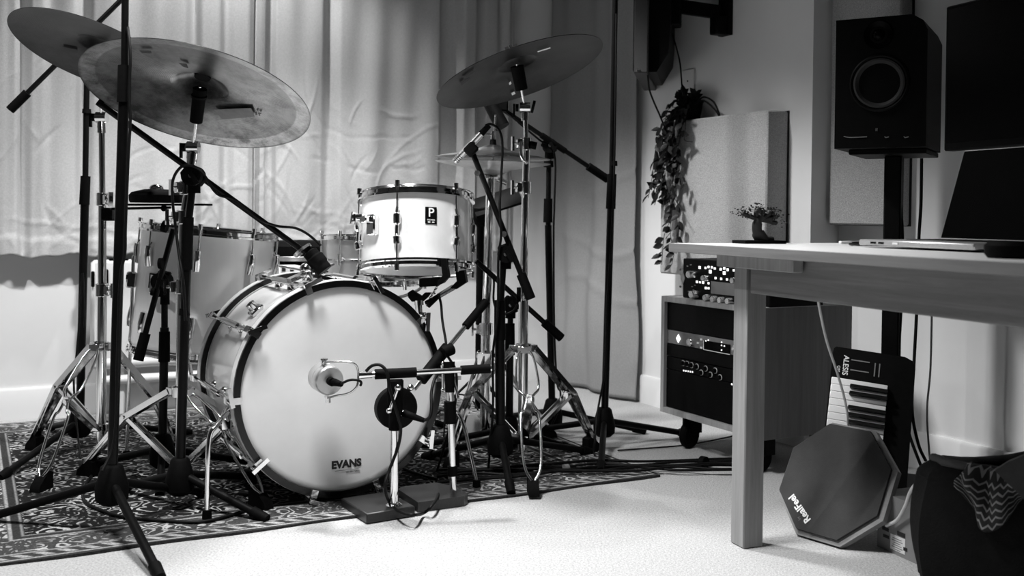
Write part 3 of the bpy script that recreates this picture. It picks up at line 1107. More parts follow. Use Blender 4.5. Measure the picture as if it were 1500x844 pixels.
rack_unit('blank_rack_panel', 'plain black blank panel at the top of the rack', .4045, .497, M_black, 'panel')
iu = rack_unit('audio_interface', 'grey one-space audio interface with dark display in the rack', .3565, .4015, M_greypl)
rack_unit('blank_rack_panel', 'plain black blank panel between the two control units in the rack', .3125, .3535, M_black, 'panel')
pu = rack_unit('preamplifier', 'black preamplifier with small chrome-ringed knobs in the rack', .2685, .3095, M_black)
rack_unit('blank_rack_panel', 'tall black blank panel filling the bottom of the rack', .1355, .2655, M_black, 'panel')
c = fp(994, 496, .001)
MB().prism([c + B * .012, c + Z * .015, c - B * .012, c - Z * .015], -A * .002).build('diamond_logo', M_led, iu)
c = fp(1013.5, 501)
MB().lathe([(.014, 0), (.014, .012), (.011, .015), (0, .015)], c, -A, 20).build('knob', M_chrome, iu)
for i in range(2):
    for j in range(3):
        MB().cbox(fp(1022.5 + 5 * i, 496.5 + 6 * j + i * 1.0, .001), B * .010, A * .003, Z * .006).build('button', M_whitepl if (i + j) % 2 else M_greypl, iu)
q = [fp(1031.5, 498.5, .001), fp(1031.5, 512, .001), fp(1070, 519.5, .001), fp(1070, 505, .001)]
MB().prism(q, -A * .002).build('display', M_screen, iu)
MB().bar(q[1] - A * .002, q[2] - A * .002, .002, .002).build('display_edge', M_whitepl, iu)
MB().bar(q[0] - A * .002, q[1] - A * .002, .002, .002).build('display_edge', M_whitepl, iu)
for px, py in ((1034, 499.5), (1037.5, 498.5), (1057, 501.5), (1057, 506), (1061, 507), (1057, 513)):
    MB().cbox(fp(px, py, .0034), B * .005, A * .001, Z * .004).build('indicator', M_led, iu)
MB().lathe([(.013, 0), (.013, .012), (.010, .014), (0, .014)], fp(1080, 512), -A, 20).build('knob', M_chrome, iu)
for px, py in ((1001, 532), (1007, 533), (1013.5, 535), (1021, 537), (1027.5, 546), (1034, 540), (1041, 549), (1048, 543), (1055, 553), (1080, 551)):
    kb = MB().lathe([(.0075, 0), (.0075, .008), (.006, .012), (0, .012)], fp(px, py), -A, 14).build('knob', M_black, pu)
    MB().lathe([(.0095, 0), (.0098, .0016), (.0085, .002)], fp(px, py), -A, 16).build('knob_ring', M_whitepl, kb)
for k in range(5):
    MB().cbox(fp(1001.5 + 3.2 * k, 543 + .5 * k, .001), B * .004, A * .002, Z * .005).build('indicator', M_led, pu)
MB().cbox(fp(1072, 563, .001), B * .005, A * .002, Z * .005).build('indicator', M_led, pu)

# amplifier control unit standing on the rack
S0 = F0 + A * .02
aw0 = .092
am = thing('amplifier_control_unit', 'black control unit with silver knobs and lit buttons standing on the rack', 'amplifier', S0 + B * .3 + A * .1 + Z * RZ1)
ah = .133
MB().cbox(S0 + B * (aw0 + .215) + A * .11 + Z * (RZ1 + .001 + ah / 2), B * .43, A * .22, Z * ah, .003).build('housing', M_black, am)


def ap(px, py, out=0.0):
    return H(px, py, S0 - A * out, A)


for px, py, r, dp_ in ((1018, 402, .013, .03), (1037, 407.5, .010, .024), (1022, 431, .013, .03), (1040, 436, .0105, .024), (1051, 438, .0105, .024),
                       (1061.5, 439.5, .0105, .024), (1073, 441, .0105, .024), (1080, 411, .010, .024)):
    MB().lathe([(r, 0), (r, dp_ - .003), (r * .85, dp_), (0, dp_)], ap(px, py), -A, 20).build('knob', M_steel, am)
for px, py, s in ((1025, 392, .009), (1033.5, 392.5, .007), (1038, 391.2, .007), (1042.7, 391.6, .007), (1047.2, 393.4, .007), (1055.8, 394.5, .008),
                  (1061, 393.2, .008), (1066, 395.3, .008), (1075, 396, .007), (1080, 395, .007), (1085, 395.5, .007), (1040.5, 398, .011), (1061, 400, .011),
                  (1082, 402, .011), (1048.3, 407.5, .007), (1056.5, 408.5, .007), (1065, 409.5, .007), (1073.4, 410.3, .007), (1021, 413, .008),
                  (1025.5, 413.6, .006), (1030, 414, .008), (1038, 415, .007), (1034, 422, .008), (1038, 422.4, .007), (1084, 420, .008), (1083.6, 428, .008)):
    MB().cbox(ap(px, py, .001), B * s, A * .003, Z * s).build('button', M_led, am)
for px, py in ((996.8, 395), (996.6, 420)):
    MB().cyl(ap(px, py), ap(px, py, .003), .004, seg=10).build('screw', M_steel, am)
MB().prism([ap(998, 408), ap(1000.7, 398), ap(1003.7, 408), ap(1000.7, 417)], -A * .002).build('badge', M_greypl, am)
MB().prism([ap(1042, 412), ap(1042, 430), ap(1079, 434), ap(1079, 416)], -A * .002).build('display', M_greypl, am)
for px, py in ((1007, 390), (1012, 388), (1009, 427), (1014, 420), (1016, 425), (1018, 418), (1013, 432), (1019, 436)):
    MB().cbox(ap(px, py, .0008), B * .008, A * .001, Z * .0035).build('panel_mark', M_greypl, am)

# ------------------------------------------------------------------ keyboard, practice pad, carton and bag under the desk
k0 = V((.935, 2.72, .0)); k1 = V((1.035, 2.91, .407))
kl = k1 - k0
kL = kl.length
ky = kl.normalized()
kx = V((.97, -.28, -.15)); kx = (kx - ky * kx.dot(ky)).normalized()
kn = kx.cross(ky)                # towards the camera
if kn.y > 0:
    kn = -kn
kW = .222
kc = k0 + kl / 2
kb = thing('midi_keyboard', 'black keyboard with white piano keys standing on end against the rack', 'keyboard', k0)
o = []
r_ = .03
for a, h in ((-kW / 2, 0), (kW / 2, 0), (kW / 2, kL - r_), (kW / 2 - .009, kL - .009), (kW / 2 - r_, kL), (-kW / 2 + .006, kL), (-kW / 2, kL - .006)):
    o.append(k0 + kx * a + ky * h - kn * .02)
MB().prism(o, kn * .032).build('body', M_black, kb)
kz = kL - .095
klen = .150
wk = .0205
for i in range(15):
    c = k0 + kx * (-kW / 2 + .002 + klen / 2) + ky * (kz - wk * (i + .5)) + kn * .018
    MB().cbox(c, kx * klen, ky * (wk - .0012), kn * .012, .0015).build('white_key', M_whitepl, kb)
for i in range(14):
    if i % 7 in (2, 6):
        continue
    c = k0 + kx * (-kW / 2 + .052 + .0505) + ky * (kz - wk * (i + 1)) + kn * .0275
    MB().cbox(c, kx * .101, ky * .0115, kn * .011, .0018).build('black_key', M_hoopblack, kb)
text('brand_lettering', 'ALESIS', .021, k0 + kx * (-kW / 2 + .036) + ky * (kL - .052) + kn * .0125, -ky, kx, M_whitepl, kb, .0002)
text('brand_lettering', 'Q25', .011, k0 + kx * (-kW / 2 + .018) + ky * (kL - .066) + kn * .0125, -ky, kx, M_whitepl, kb)
for a in (.085, .135):
    MB().cbox(k0 + kx * (-kW / 2 + .075) + ky * (kL - .033 - (a - .085) * .6) + kn * .0126, kx * .05, ky * .003, kn * .001).build('panel_mark', M_greypl, kb)
for a in (.115, .127):
    MB().cbox(k0 + kx * (-kW / 2 + a) + ky * (kL - .052) + kn * .0126, kx * .003, ky * .04, kn * .001).build('panel_mark', M_greypl, kb)

# practice pad
g0, g1 = V((.7135, 2.53, 0)), V((.79, 2.433, 0))
pe = (g1 - g0).normalized()
pback = V((-pe.y, pe.x, 0))
if pback.y < 0:
    pback = -pback
pu_ = (Z * math.cos(math.radians(29)) + pback * math.sin(math.radians(29))).normalized()
pn_ = pe.cross(pu_)
if pn_.y > 0:
    pn_ = -pn_
side = .1235
ap_ = side / 2 * (1 + math.sqrt(2))
pcn = (g0 + g1) / 2 + pu_ * ap_ + Z * .006
Rr = side / (2 * math.sin(math.pi / 8))
octo = [pcn + pe * (Rr * math.cos(math.pi / 8 + k * math.pi / 4)) + pu_ * (Rr * math.sin(math.pi / 8 + k * math.pi / 4)) for k in range(8)]
octs = [pcn - pe * .0045 + pu_ * .0035 + pe * ((Rr - .010) * math.cos(math.pi / 8 + k * math.pi / 4)) + pu_ * ((Rr - .010) * math.sin(math.pi / 8 + k * math.pi / 4)) for k in range(8)]
pp = thing('practice_pad', 'octagonal dark grey drum practice pad leaning on the black keyboard', 'practice pad', (g0 + g1) / 2)
MB().prism([p - pn_ * .018 for p in octo], pn_ * .018).build('board', wood('pad_board', .16, .22, .5, pe), pp)
MB().prism(octs, pn_ * .008).build('rubber_face', mat('pad_rubber', .034, .8, var=(14, .18), bump=(300, .3, .001), spec=.25), pp)
ta, tb2 = H(1182, 758, pcn + pn_ * .0085, pn_), H(1161, 727, pcn + pn_ * .0085, pn_)
tx = (tb2 - ta).normalized()
tl = H(1171.5, 745, pcn + pn_ * .0085, pn_)
tup = pn_.cross(tx)
text('lettering', 'RealFeel', .026, tl, tx, tup, M_white, pp, .0006)
text('lettering', 'by', .010, tl + tup * .016 - tx * .02, tx, tup, M_greypl, pp)

# carton
c1 = G(1343, 827); c0 = G(1293, 804)
cd = (c1 - c0).normalized()
cn = V((cd.y, -cd.x, 0))
if cn.y > 0:
    cn = -cn
ct = thing('carton', 'small white cardboard carton with printed label on the floor behind the practice pad', 'box', c0 - cn * .06 + cd * .04)
ch = .135
MB().obox(c0 - cd * .02, cd * ((c1 - c0).length + .02), -cn * .12, Z * ch).build('body', mat('white_card', .22, .8, var=(12, .1)), ct)
for px, py, w, h in ((1297, 775, .022, .008), (1320, 783, .026, .010), (1298, 786, .020, .007), (1326, 805, .012, .008)):
    MB().cbox(H(px, py, c0 + cn * .001, cn), cd * w, cn * .001, Z * h).build('print_bar', M_ink, ct)
MB().cbox(H(1315, 797, c0 + cn * .0006, cn), cd * .05, cn * .0008, Z * .036).build('printed_label', M_whitepl, ct)
for k in range(6):
    MB().cbox(H(1314, 790 + 3.2 * k, c0 + cn * .0012, cn), cd * (.030 + .008 * math.sin(k * 2.1)), cn * .0008, Z * .0016).build('print_line', M_greypl, ct)

# bag with a scarf hanging out
M_bag = mat('dark_canvas', .005, .9, var=(30, .3), bump=(260, .5, .003), spec=.15)
bgx, bgy = V((1.085, 2.19, 0)), 0
bX, bY = V((.90, -.42, 0)).normalized(), V((.42, .90, 0)).normalized()
bg = thing('bag', 'open black bag on the floor under the desk', 'bag', bgx)


def bagpt(i, j):
    a = 2 * math.pi * i
    h = j
    sq = 1 / max(abs(math.cos(a)), abs(math.sin(a))) ** .72
    rx, ry = .215 * sq * .86, .125 * sq * .86
    bul = 1 + .10 * math.sin(math.pi * h) + .025 * math.sin(5 * a + 4 * h) + .02 * math.sin(11 * a)
    if h > .93:
        bul *= 1 - (h - .93) * 2.0
    zz = .272 * h + .018 * math.sin(2 * a + .6) * h + .02 * math.cos(a) * h
    return bgx + bX * (rx * math.cos(a) * bul) + bY * (ry * math.sin(a) * bul) + Z * zz


mb = MB().grid(bagpt, 56, 22)
mb.prism([bagpt(k / 24, 0.0) for k in range(24)], Z * .004)
mb.prism([bagpt(k / 24, .86) for k in range(24)], Z * .004)
mb.build('body', M_bag, bg)
mb = MB().tube([bagpt(k / 40, 1.0) for k in range(40)], .010, 8, smooth=False, closed=True)
mb.build('rim', mat('bag_binding', .03, .7, var=(30, .2)), bg)
MB().tube([bagpt(.02, .9) + Z * .0, bagpt(.0, 1) + Z * .03 + bX * .03, bagpt(.9, 1.0) + Z * .05, bagpt(.78, .95) + Z * .03 - bY * .02, bagpt(.80, .6) - bY * .015, bagpt(.84, .3) - bY * .015], .012, 8).build('strap', mat('grey_webbing', .06, .8, var=(60, .2)), bg)
MB().prism([P(1457, 690, 2.03), P(1475, 678, 2.03), P(1530, 655, 2.0), P(1530, 760, 2.0)], V((.012, .02, 0))).build('side_flap', mat('grey_lining', .035, .85, var=(40, .2)), bg)
# scarf
ms = bpy.data.materials.new('zigzag_scarf_cotton')
ms.use_nodes = True
nt = ms.node_tree
b_ = nt.nodes['Principled BSDF']
b_.inputs['Roughness'].default_value = .9
uvn = nt.nodes.new('ShaderNodeUVMap')
sx = nt.nodes.new('ShaderNodeSeparateXYZ')
nt.links.new(uvn.outputs[0], sx.inputs[0])
tri = mathn(nt, 'PINGPONG', mathn(nt, 'MULTIPLY', sx.outputs[0], 15), 1.0)
ph = mathn(nt, 'FRACT', mathn(nt, 'MULTIPLY_ADD', sx.outputs[1], 7.0, mathn(nt, 'MULTIPLY', tri, .55)))
nt.links.new(ramp(nt, ph, [(.60, .006), (.66, .17), (.88, .17), (.94, .006)]), b_.inputs['Base Color'])


def scarfpt(i, j):
    a = .672 + .092 * i
    p = bagpt(a, 1.0 - (.12 + .13 * math.sin(math.pi * min(1, i * 1.25))) * j)
    c = V((bgx.x, bgx.y, p.z))
    outd = (p - c).normalized()
    w = .016 + .010 * math.sin(9 * i + 3 * j) + .006 * math.sin(17 * i - 5 * j)
    if j < .15:
        w -= (0.15 - j) * .12
    return p + outd * w + Z * (.012 if j < .1 else 0) - Z * .05 * j * math.sin(i * 3.1)


sc_mb = MB().grid(scarfpt, 36, 24)
scf = sc_mb.build('scarf', ms, ang=80)
uvl = scf.data.uv_layers.new(name='UVMap')
for lpz in scf.data.loops:
    k = lpz.vertex_index
    uvl.data[lpz.index].uv = ((k % 37) / 36, (k // 37) / 24)
sm = scf.modifiers.new('thickness', 'SOLIDIFY')
sm.thickness = .003
tag(scf, 'black and white zigzag patterned scarf spilling over the bag edge', 'scarf')

# pale leads under the desk
pad_top = H(1240, 620, pcn + pn_ * .012, pn_)
tag(MB().tube([P(1197, 428, 2.35), P(1201, 455, 2.38), P(1211, 500, 2.45), P(1226, 545, 2.55), P(1236, 580, 2.6), P(1241, 605, 2.62), P(1242, 630, 2.62)], .0032, 8).build('cable', M_wcable),
    'pale lead hanging from the desk down past the piano keys', 'cable')
tag(MB().tube([P(1298, 770, 2.41), P(1314, 762, 2.38), P(1326, 742, 2.34), P(1333, 722, 2.31), P(1343, 708, 2.27), P(1358, 699, 2.24), P(1378, 697, 2.20)], .0042, 8).build('cable', M_wcable),
    'thick pale lead curving from behind the practice pad over the bag', 'cable')

# ------------------------------------------------------------------ bass drum
BN = V((math.sin(math.radians(29)), -math.cos(math.radians(29)), 0))     # the way the front head faces
BR = V((math.cos(math.radians(29)), math.sin(math.radians(29)), 0))
BC = P(500, 571, 2.80)
BC.z = 0.312
bd = thing('bass_drum', 'white bass drum with black front hoop and big pale head', 'drum', (BC.x, BC.y, 0), 'silver white drums of the kit')


def bdp(ang, r, ax):
    a = math.radians(ang)
    return BC + BR * (r * math.cos(a)) + Z * (r * math.sin(a)) + BN * ax


SH0, SH1 = -.395, -.022
MB().lathe([(.279, SH1), (.279, SH0), (.272, SH0), (.272, SH1)], BC, BN, 80, closed=True).build('shell', M_shell, bd)
for name, lo, hi, mm in (('front_hoop', -.034, .014, M_hoopblack), ('back_hoop', -.425, -.379, M_hoopblack)):
    hp_ = MB().lathe([(.297, lo), (.297, hi), (.2795, hi), (.2795, hi - .004), (.284, hi - .004), (.284, lo)] if name == 'front_hoop' else [(.297, lo), (.297, hi), (.284, hi), (.284, lo)], BC, BN, 80, closed=True).build(name, mm, bd)
    MB().lathe([(.2965, lo + .006), (.2985, lo + .007), (.2985, hi - (.012 if name == 'front_hoop' else .007)), (.2965, hi - (.011 if name == 'front_hoop' else .006))], BC, BN, 80, closed=True).build('inlay', M_inlay, hp_)
    MB().lathe([(.2835, lo - .004 if name == 'front_hoop' else hi + .004), (.2805, lo - .004 if name == 'front_hoop' else hi + .004),
                (.2805, (lo + hi) / 2), (.2835, (lo + hi) / 2)], BC, BN, 80, closed=True).build('flesh_hoop', M_steel, hp_)
fh = MB().lathe([(.2835, .0), (.278, .0045), (.262, .006), (.14, .0075), (0, .008)], BC, BN, 80).build('front_head', M_head, bd)
MB().lathe([(0, -.414), (.27, -.413), (.2835, -.41)], BC, BN, 48).build('back_head', M_head, bd)
tcx = H(507.5, 680, BC + BN * .0075, BN)
text('brand_lettering', 'EVANS', .0285, tcx, BR, Z, M_ink, fh, .0014)
MB().cbox(H(508, 688.5, BC + BN * .0075, BN), BR * .068, Z * .0012, BN * .0006).build('lettering_rule', M_greypl, fh)
text('small_lettering', 'GENERA SERIES', .006, H(517, 689.5, BC + BN * .0075, BN) - Z * .002, BR, Z, M_greypl, fh)


def t_handle(c, out, direction, par, ln=.052):
    MB().cyl(c, c + out * .022, .006, seg=10).bar(c + out * .020 - direction * ln * .25, c + out * .020 + direction * ln * .75, .011, .0055, out).build('t_handle', M_chrome, par)


spin = {146: (.95, .3), 182: (-.2, 1), 218: (.8, .65), 254: (.95, -.35), 290: (.2, -1), 326: (.1, 1), 2: (1, 0), 38: (-.05, -1), 74: (.5, -.85), 110: (.9, .4)}
for ang, (dx, dz) in spin.items():
    a = math.radians(ang)
    rad = BR * math.cos(a) + Z * math.sin(a)
    tan = -BR * math.sin(a) + Z * math.cos(a)
    lg = MB().cyl(bdp(ang, .303, .0), bdp(ang, .303, -.412), .0052, seg=10)
    lg.cyl(bdp(ang, .303, -.12), bdp(ang, .303, -.30), .0095, seg=12)
    for q in (-.15, -.27):
        lg.cyl(bdp(ang, .276, q), bdp(ang, .303, q), .008, seg=10)
        lg.ball(bdp(ang, .280, q), .014, 10, 6)
    lug = lg.build('tension_rod', M_chrome, bd)
    for ax, sgn in ((.012, 1), (-.425, -1)):
        cl = MB().bar(bdp(ang, .278, ax + sgn * .004), bdp(ang, .315, ax + sgn * .004), .018, .007, BN)
        cl.bar(bdp(ang, .309, ax + sgn * .006), bdp(ang, .309, ax - sgn * .034), .017, .010, rad)
        cl.build('claw', M_chrome, lug)
        dv = (BR * dx + Z * dz).normalized()
        t_handle(bdp(ang, .307, ax + sgn * .006), BN * sgn, dv, lug)
# mount plate and spur brackets
mt = MB()
for ang in (95, 101, 107):
    mt.bar(bdp(ang, .285, -.08), bdp(ang, .285, -.17), .034, .012, bdp(ang, 1, 0) - BC)
mt.cyl(bdp(101, .28, -.125), bdp(101, .325, -.125), .016, seg=14)
mt.bar(bdp(112, .315, -.10), bdp(97, .322, -.13), .02, .012)
mt.bar(bdp(106, .335, -.10), bdp(114, .365, -.08), .014, .005)
mt.bar(bdp(96, .31, -.15), bdp(85, .335, -.16), .016, .006)
mt.ball(bdp(101, .328, -.125), .018, 12, 8)
mt.build('tom_mount', M_chrome, bd)
lb = MB().cbox(bdp(133, .284, -.16), BN * .05, (Z * math.cos(math.radians(133)) - BR * math.sin(math.radians(133))) * .042, (bdp(133, 1, 0) - BC) * .014, .004)
lb.cyl(bdp(133, .285, -.16), bdp(133, .310, -.16), .014, seg=14)
lbk = lb.build('leg_bracket', M_chrome, bd)
MB().cyl(bdp(133, .3085, -.16), bdp(133, .3115, -.16), .008, seg=12).build('socket', M_ink, lbk)
for k in range(3):
    cc = bdp(185 + k * 3, .2795, -.12 - .012 * k)
# spurs
sL0 = bdp(197, .285, -.14)
sLe = P(307, 637, 2.62)
sLt = G(303, 764)
spb = MB().lathe([(.0, .022), (.018, .02), (.034, .006), (.036, 0)], bdp(197, .278, -.14), bdp(197, 1, 0) - BC, 20)
spb.cbox(bdp(197, .305, -.10), BN * .03, Z * .034, BR * .03, .004)
spb = spb.build('spur_bracket', M_chrome, bd)
spr = MB().tube([bdp(197, .30, -.10), P(338, 601, 2.70), sLe + V((.012, .02, .02)), sLe + V((-.002, 0, -.02)), sLt + Z * .02], .0065, 10).build('spur', M_chrome, bd)
MB().cyl(sLt + Z * .001, sLt + Z * .030, .0125, .0115, seg=14).build('rubber_tip', M_rubber, spr)
sRt = G(698, 717)
sR0 = bdp(-17, .285, -.14)
MB().lathe([(.0, .022), (.018, .02), (.034, .006), (.036, 0)], bdp(-17, .278, -.14), bdp(-17, 1, 0) - BC, 20).build('spur_bracket', M_chrome, bd)
spr = MB().tube([sR0, P(660, 602, 2.98), P(671, 607, 2.98), P(680, 625, 2.97), P(690, 668, 2.95), sRt + Z * .02], .006, 10).build('spur', M_chrome, bd)
MB().cyl(sRt + Z * .001, sRt + Z * .028, .012, .011, seg=14).build('rubber_tip', M_rubber, spr)


# ------------------------------------------------------------------ toms and snare
def drum_axes(axis):
    w = V(axis).normalized()
    fwd = V((0, -1, 0))
    e2 = (fwd - w * fwd.dot(w)).normalized()
    e1 = e2.cross(w)
    if e1.x < 0:
        e1 = -e1
    return e1, e2, w


class Drum:
    def __init__(self, t, top, axis, r, depth, shell_mat, hoop=.030):
        self.t, self.top, self.r, self.depth = t, V(top), r, depth
        self.e1, self.e2, self.w = drum_axes(axis)
        c = self.top
        w = self.w
        MB().lathe([(r, -.012), (r, -depth + .012), (r - .006, -depth + .012), (r - .006, -.012)], c, w, 72, closed=True).build('shell', shell_mat, t)
        self.hoops = []
        for s, nm in ((0, 'top_hoop'), (1, 'bottom_hoop')):
            z0 = .008 if s == 0 else -depth - .008
            sg = -1 if s == 0 else 1
            prof = [(r + .003, z0), (r + .010, z0 - sg * .003), (r + .011, z0), (r + .006, z0 + sg * .004), (r + .006, z0 + sg * .014),
                    (r + .013, z0 + sg * .016), (r + .013, z0 + sg * (hoop - .008)), (r + .003, z0 + sg * (hoop - .006)), (r + .002, z0 + sg * .004)]
            self.hoops.append(MB().lathe(prof, c, w, 72, closed=True).build(nm, M_chrome, t))
        MB().lathe([(r + .002, -.002), (r - .006, .002), (0, .002)], c, w, 48).build('top_head', M_head, t)
        MB().lathe([(0, -depth - .003), (r - .006, -depth - .002), (r + .003, -depth + .003)], c, w, 48).build('bottom_head', M_head, t)

    def at(self, ang, rr, h):
        a = math.radians(ang)
        return self.top + self.e2 * (rr * math.cos(a)) + self.e1 * (rr * math.sin(a)) + self.w * h

    def out(self, ang):
        a = math.radians(ang)
        return self.e2 * math.cos(a) + self.e1 * math.sin(a)

    def lugs(self, angs, h0, h1, style='tube'):
        for ang in angs:
            o = self.out(ang)
            tn = self.w.cross(o)
            mb = MB()
            r = self.r
            if style == 'tube':
                hm = (h0 + h1) / 2
                prof = [(.004, 0), (.009, .006), (.0105, .022), (.006, .034)]
                mb.tube([self.at(ang, r + .008, h0), self.at(ang, r + .012, h0 - .02), self.at(ang, r + .010, hm), self.at(ang, r + .012, h1 + .02), self.at(ang, r + .008, h1)],
                        [.005, .011, .0055, .011, .005], 10)
                for h in (h0 - .02, h1 + .02):
                    mb.cyl(self.at(ang, r - .002, h), self.at(ang, r + .012, h), .008, seg=10)
            elif style == 'leaf':
                for h, s in ((h0, -1), (h1, 1)):
                    if s > 0:
                        mb.build('lug', M_chrome, self.t)
                        mb = MB()
                    mb.tube([self.at(ang, r + .002, h + s * .0), self.at(ang, r + .010, h + s * .012), self.at(ang, r + .011, h + s * .035), self.at(ang, r + .004, h + s * .075)],
                            [.005, .011, .012, .004], 10)
            else:
                hm = (h0 + h1) / 2
                mb.cyl(self.at(ang, r + .010, hm - .02), self.at(ang, r + .010, hm + .02), .008, seg=10)
                mb.cyl(self.at(ang, r - .002, hm), self.at(ang, r + .010, hm), .009, seg=10)
            lug = mb.build('lug', M_chrome, self.t)
            rd = MB()
            rd.cyl(self.at(ang, r + .009, h0 - .01), self.at(ang, r + .009, .020), .003, seg=8)
            rd.cyl(self.at(ang, r + .009, .004), self.at(ang, r + .009, .022), .0075, seg=10)
            rd.build('tension_rod', M_chrome, lug)
            rd = MB()
            rd.cyl(self.at(ang, r + .009, h1 + .01), self.at(ang, r + .009, -self.depth - .020), .003, seg=8)
            rd.cyl(self.at(ang, r + .009, -self.depth - .004), self.at(ang, r + .009, -self.depth - .022), .0075, seg=10)
            rd.build('tension_rod', M_chrome, lug)


# rack tom
tax = V((-.02, .165, .98))
tt = thing('rack_tom', 'white rack tom with black badge above the right side of the bass drum', 'drum', P(612, 400, 3.08), 'silver white drums of the kit')
tom = Drum(tt, P(610, 291, 3.08), tax, .163, .214, M_shell)
tom.lugs((-13, 47, -73, 107, 167, 227), -.055, -.16)
bo = tom.out(20)
bcn = tom.at(20, .1645, -.078)
be = tom.w.cross(bo)
if be.x < 0:
    be = -be
bdg = MB().cbox(bcn, be * .034, tom.w * .049, bo * .003, .001).build('badge', M_black, tt)
bf = bcn + bo * .0018
text('badge_lettering', 'P', .036, bf + tom.w * .007 - be * .0, be, tom.w, M_white, bdg, .0003)
text('badge_lettering', 'PREMIER', .0062, bf - tom.w * .0135, be, tom.w, M_white, bdg)
for k in (-1, 1):
    MB().cbox(bf - tom.w * .0195 + be * (.006 * k), be * .007, tom.w * .003, bo * .0008).build('badge_mark', M_white, bdg)
q = MB()
mo = tom.out(-41); me_ = tom.w.cross(mo)
q.cbox(tom.at(-41, .172, -.10), me_ * .036, tom.w * .062, mo * .022, .004)
q.cbox(tom.at(-44, .188, -.085), me_ * .03, tom.w * .02, mo * .03, .003)
q.cyl(tom.at(-47, .19, -.075), tom.at(-56, .205, -.075), .010, seg=10)
q.bar(tom.at(-57, .20, -.06), tom.at(-57, .205, -.095), .006, .02, mo)
q.bar(tom.at(-60, .20, -.077), tom.at(-52, .21, -.077), .006, .02, tom.w)
q.build('mount_bracket', M_chrome, tt)

# floor tom
fax = V((.085, .02, .996))
ft = thing('floor_tom', 'silver grey floor tom behind the left side of the bass drum', 'drum', P(303, 517, 3.30), 'silver white drums of the kit')
flo = Drum(ft, P(307, 338, 3.30), fax, .207, .385, M_shellgrey)
flo.lugs((-82, -36, 9, 54, 99, 144, 189, 234), -.05, -.335, 'leaf')
for ang in (-70, -22, 165):
    o = flo.out(ang)
    tn = flo.w.cross(o)
    br = MB().cbox(flo.at(ang, .222, -.175), tn * .034, flo.w * .05, o * .03, .004)
    br.bar(flo.at(ang, .235, -.165), flo.at(ang, .235, -.165) + tn * .04, .014, .006, o)
    br = br.build('leg_bracket', M_chrome, ft)
    if ang == -22:
        continue
    lt0 = flo.at(ang, .222, -.10)
    ltb = lt0 + V((-.02 if ang < 0 else .0, -.0 if ang < 0 else .05, 0))
    ltb.z = .015
    lgq = MB().tube([lt0, lt0 * .4 + ltb * .6, ltb], .0055, 8).build('leg', M_chrome, ft)
    MB().cyl(V((ltb.x, ltb.y, .001)), V((ltb.x, ltb.y, .035)), .013, .010, seg=12).build('rubber_foot', M_rubber, lgq)
lt0 = flo.at(60, .222, -.10)
ltb = V((lt0.x + .01, lt0.y, .010))
lgq = MB().cyl(flo.at(60, .220, -.12), ltb, .0055, seg=8).build('leg', M_chrome, ft)
MB().cyl(V((ltb.x, ltb.y, .001)), V((ltb.x, ltb.y, .03)), .012, seg=12).build('rubber_foot', M_rubber, lgq)
ang = -31
o = flo.out(ang); tn = flo.w.cross(o)
if tn.x < 0:
    tn = -tn
bq = MB().cbox(flo.at(ang, .2085, -.165), tn * .028, flo.w * .046, o * .003, .001).build('badge', M_black, ft)
text('badge_lettering', 'P', .034, flo.at(ang, .2102, -.160), tn, flo.w, M_white, bq, .0003)

# snare drum and throne behind
sd = thing('snare_drum', 'chrome snare drum seen behind the rack tom', 'drum', P(548, 420, 3.62))
M_shellst = mat('brushed_steel_shell', .66, .28, .85, var=(8, .08))
snr = Drum(sd, P(548, 348, 3.62), V((0, .02, 1)), .178, .155, M_shellst, hoop=.026)
snr.lugs((-66, -30, 6, 42, 78, 150, 210, 270), -.05, -.10, 'stub')
MB().lathe([(.178, -.072), (.183, -.075), (.183, -.080), (.178, -.083)], snr.top, snr.w, 60, closed=True).build('shell_bead', M_chrome, sd)
MB().cbox(snr.at(24, .186, -.115), snr.out(24) * .02, snr.w.cross(snr.out(24)) * .035, snr.w * .05, .004).build('strainer', M_black, sd)
sc_ = snr.at(0, 0, -.155)
ss = thing('snare_stand', 'chrome snare stand half hidden behind the bass drum', 'stand', (sc_.x, sc_.y, 0), 'chrome drum stands')
MB().cyl(V((sc_.x, sc_.y, .10)), V((sc_.x, sc_.y, sc_.z - .07)), .012, seg=12).build('pole', M_chrome, ss)
for k in range(3):
    a = math.radians(30 + 120 * k)
    d = V((math.cos(a), math.sin(a), 0))
    f = V((sc_.x, sc_.y, .016)) + d * .27
    l = MB().bar(V((sc_.x, sc_.y, .24)) + d * .015, f, .016, .004).build('leg', M_chrome, ss)
    MB().cyl(f + Z * .012 - d * .02, f - Z * .001 + d * .012, .012, seg=10).build('rubber_foot', M_rubber, l)
    MB().tube([V((sc_.x, sc_.y, sc_.z - .075)), V((sc_.x, sc_.y, sc_.z - .055)) + d * .12, V((sc_.x, sc_.y, sc_.z - .03)) + d * .182, V((sc_.x, sc_.y, sc_.z + .004)) + d * .197], .006, 8).build('basket_arm', M_rubber if k == 2 else M_chrome, ss)

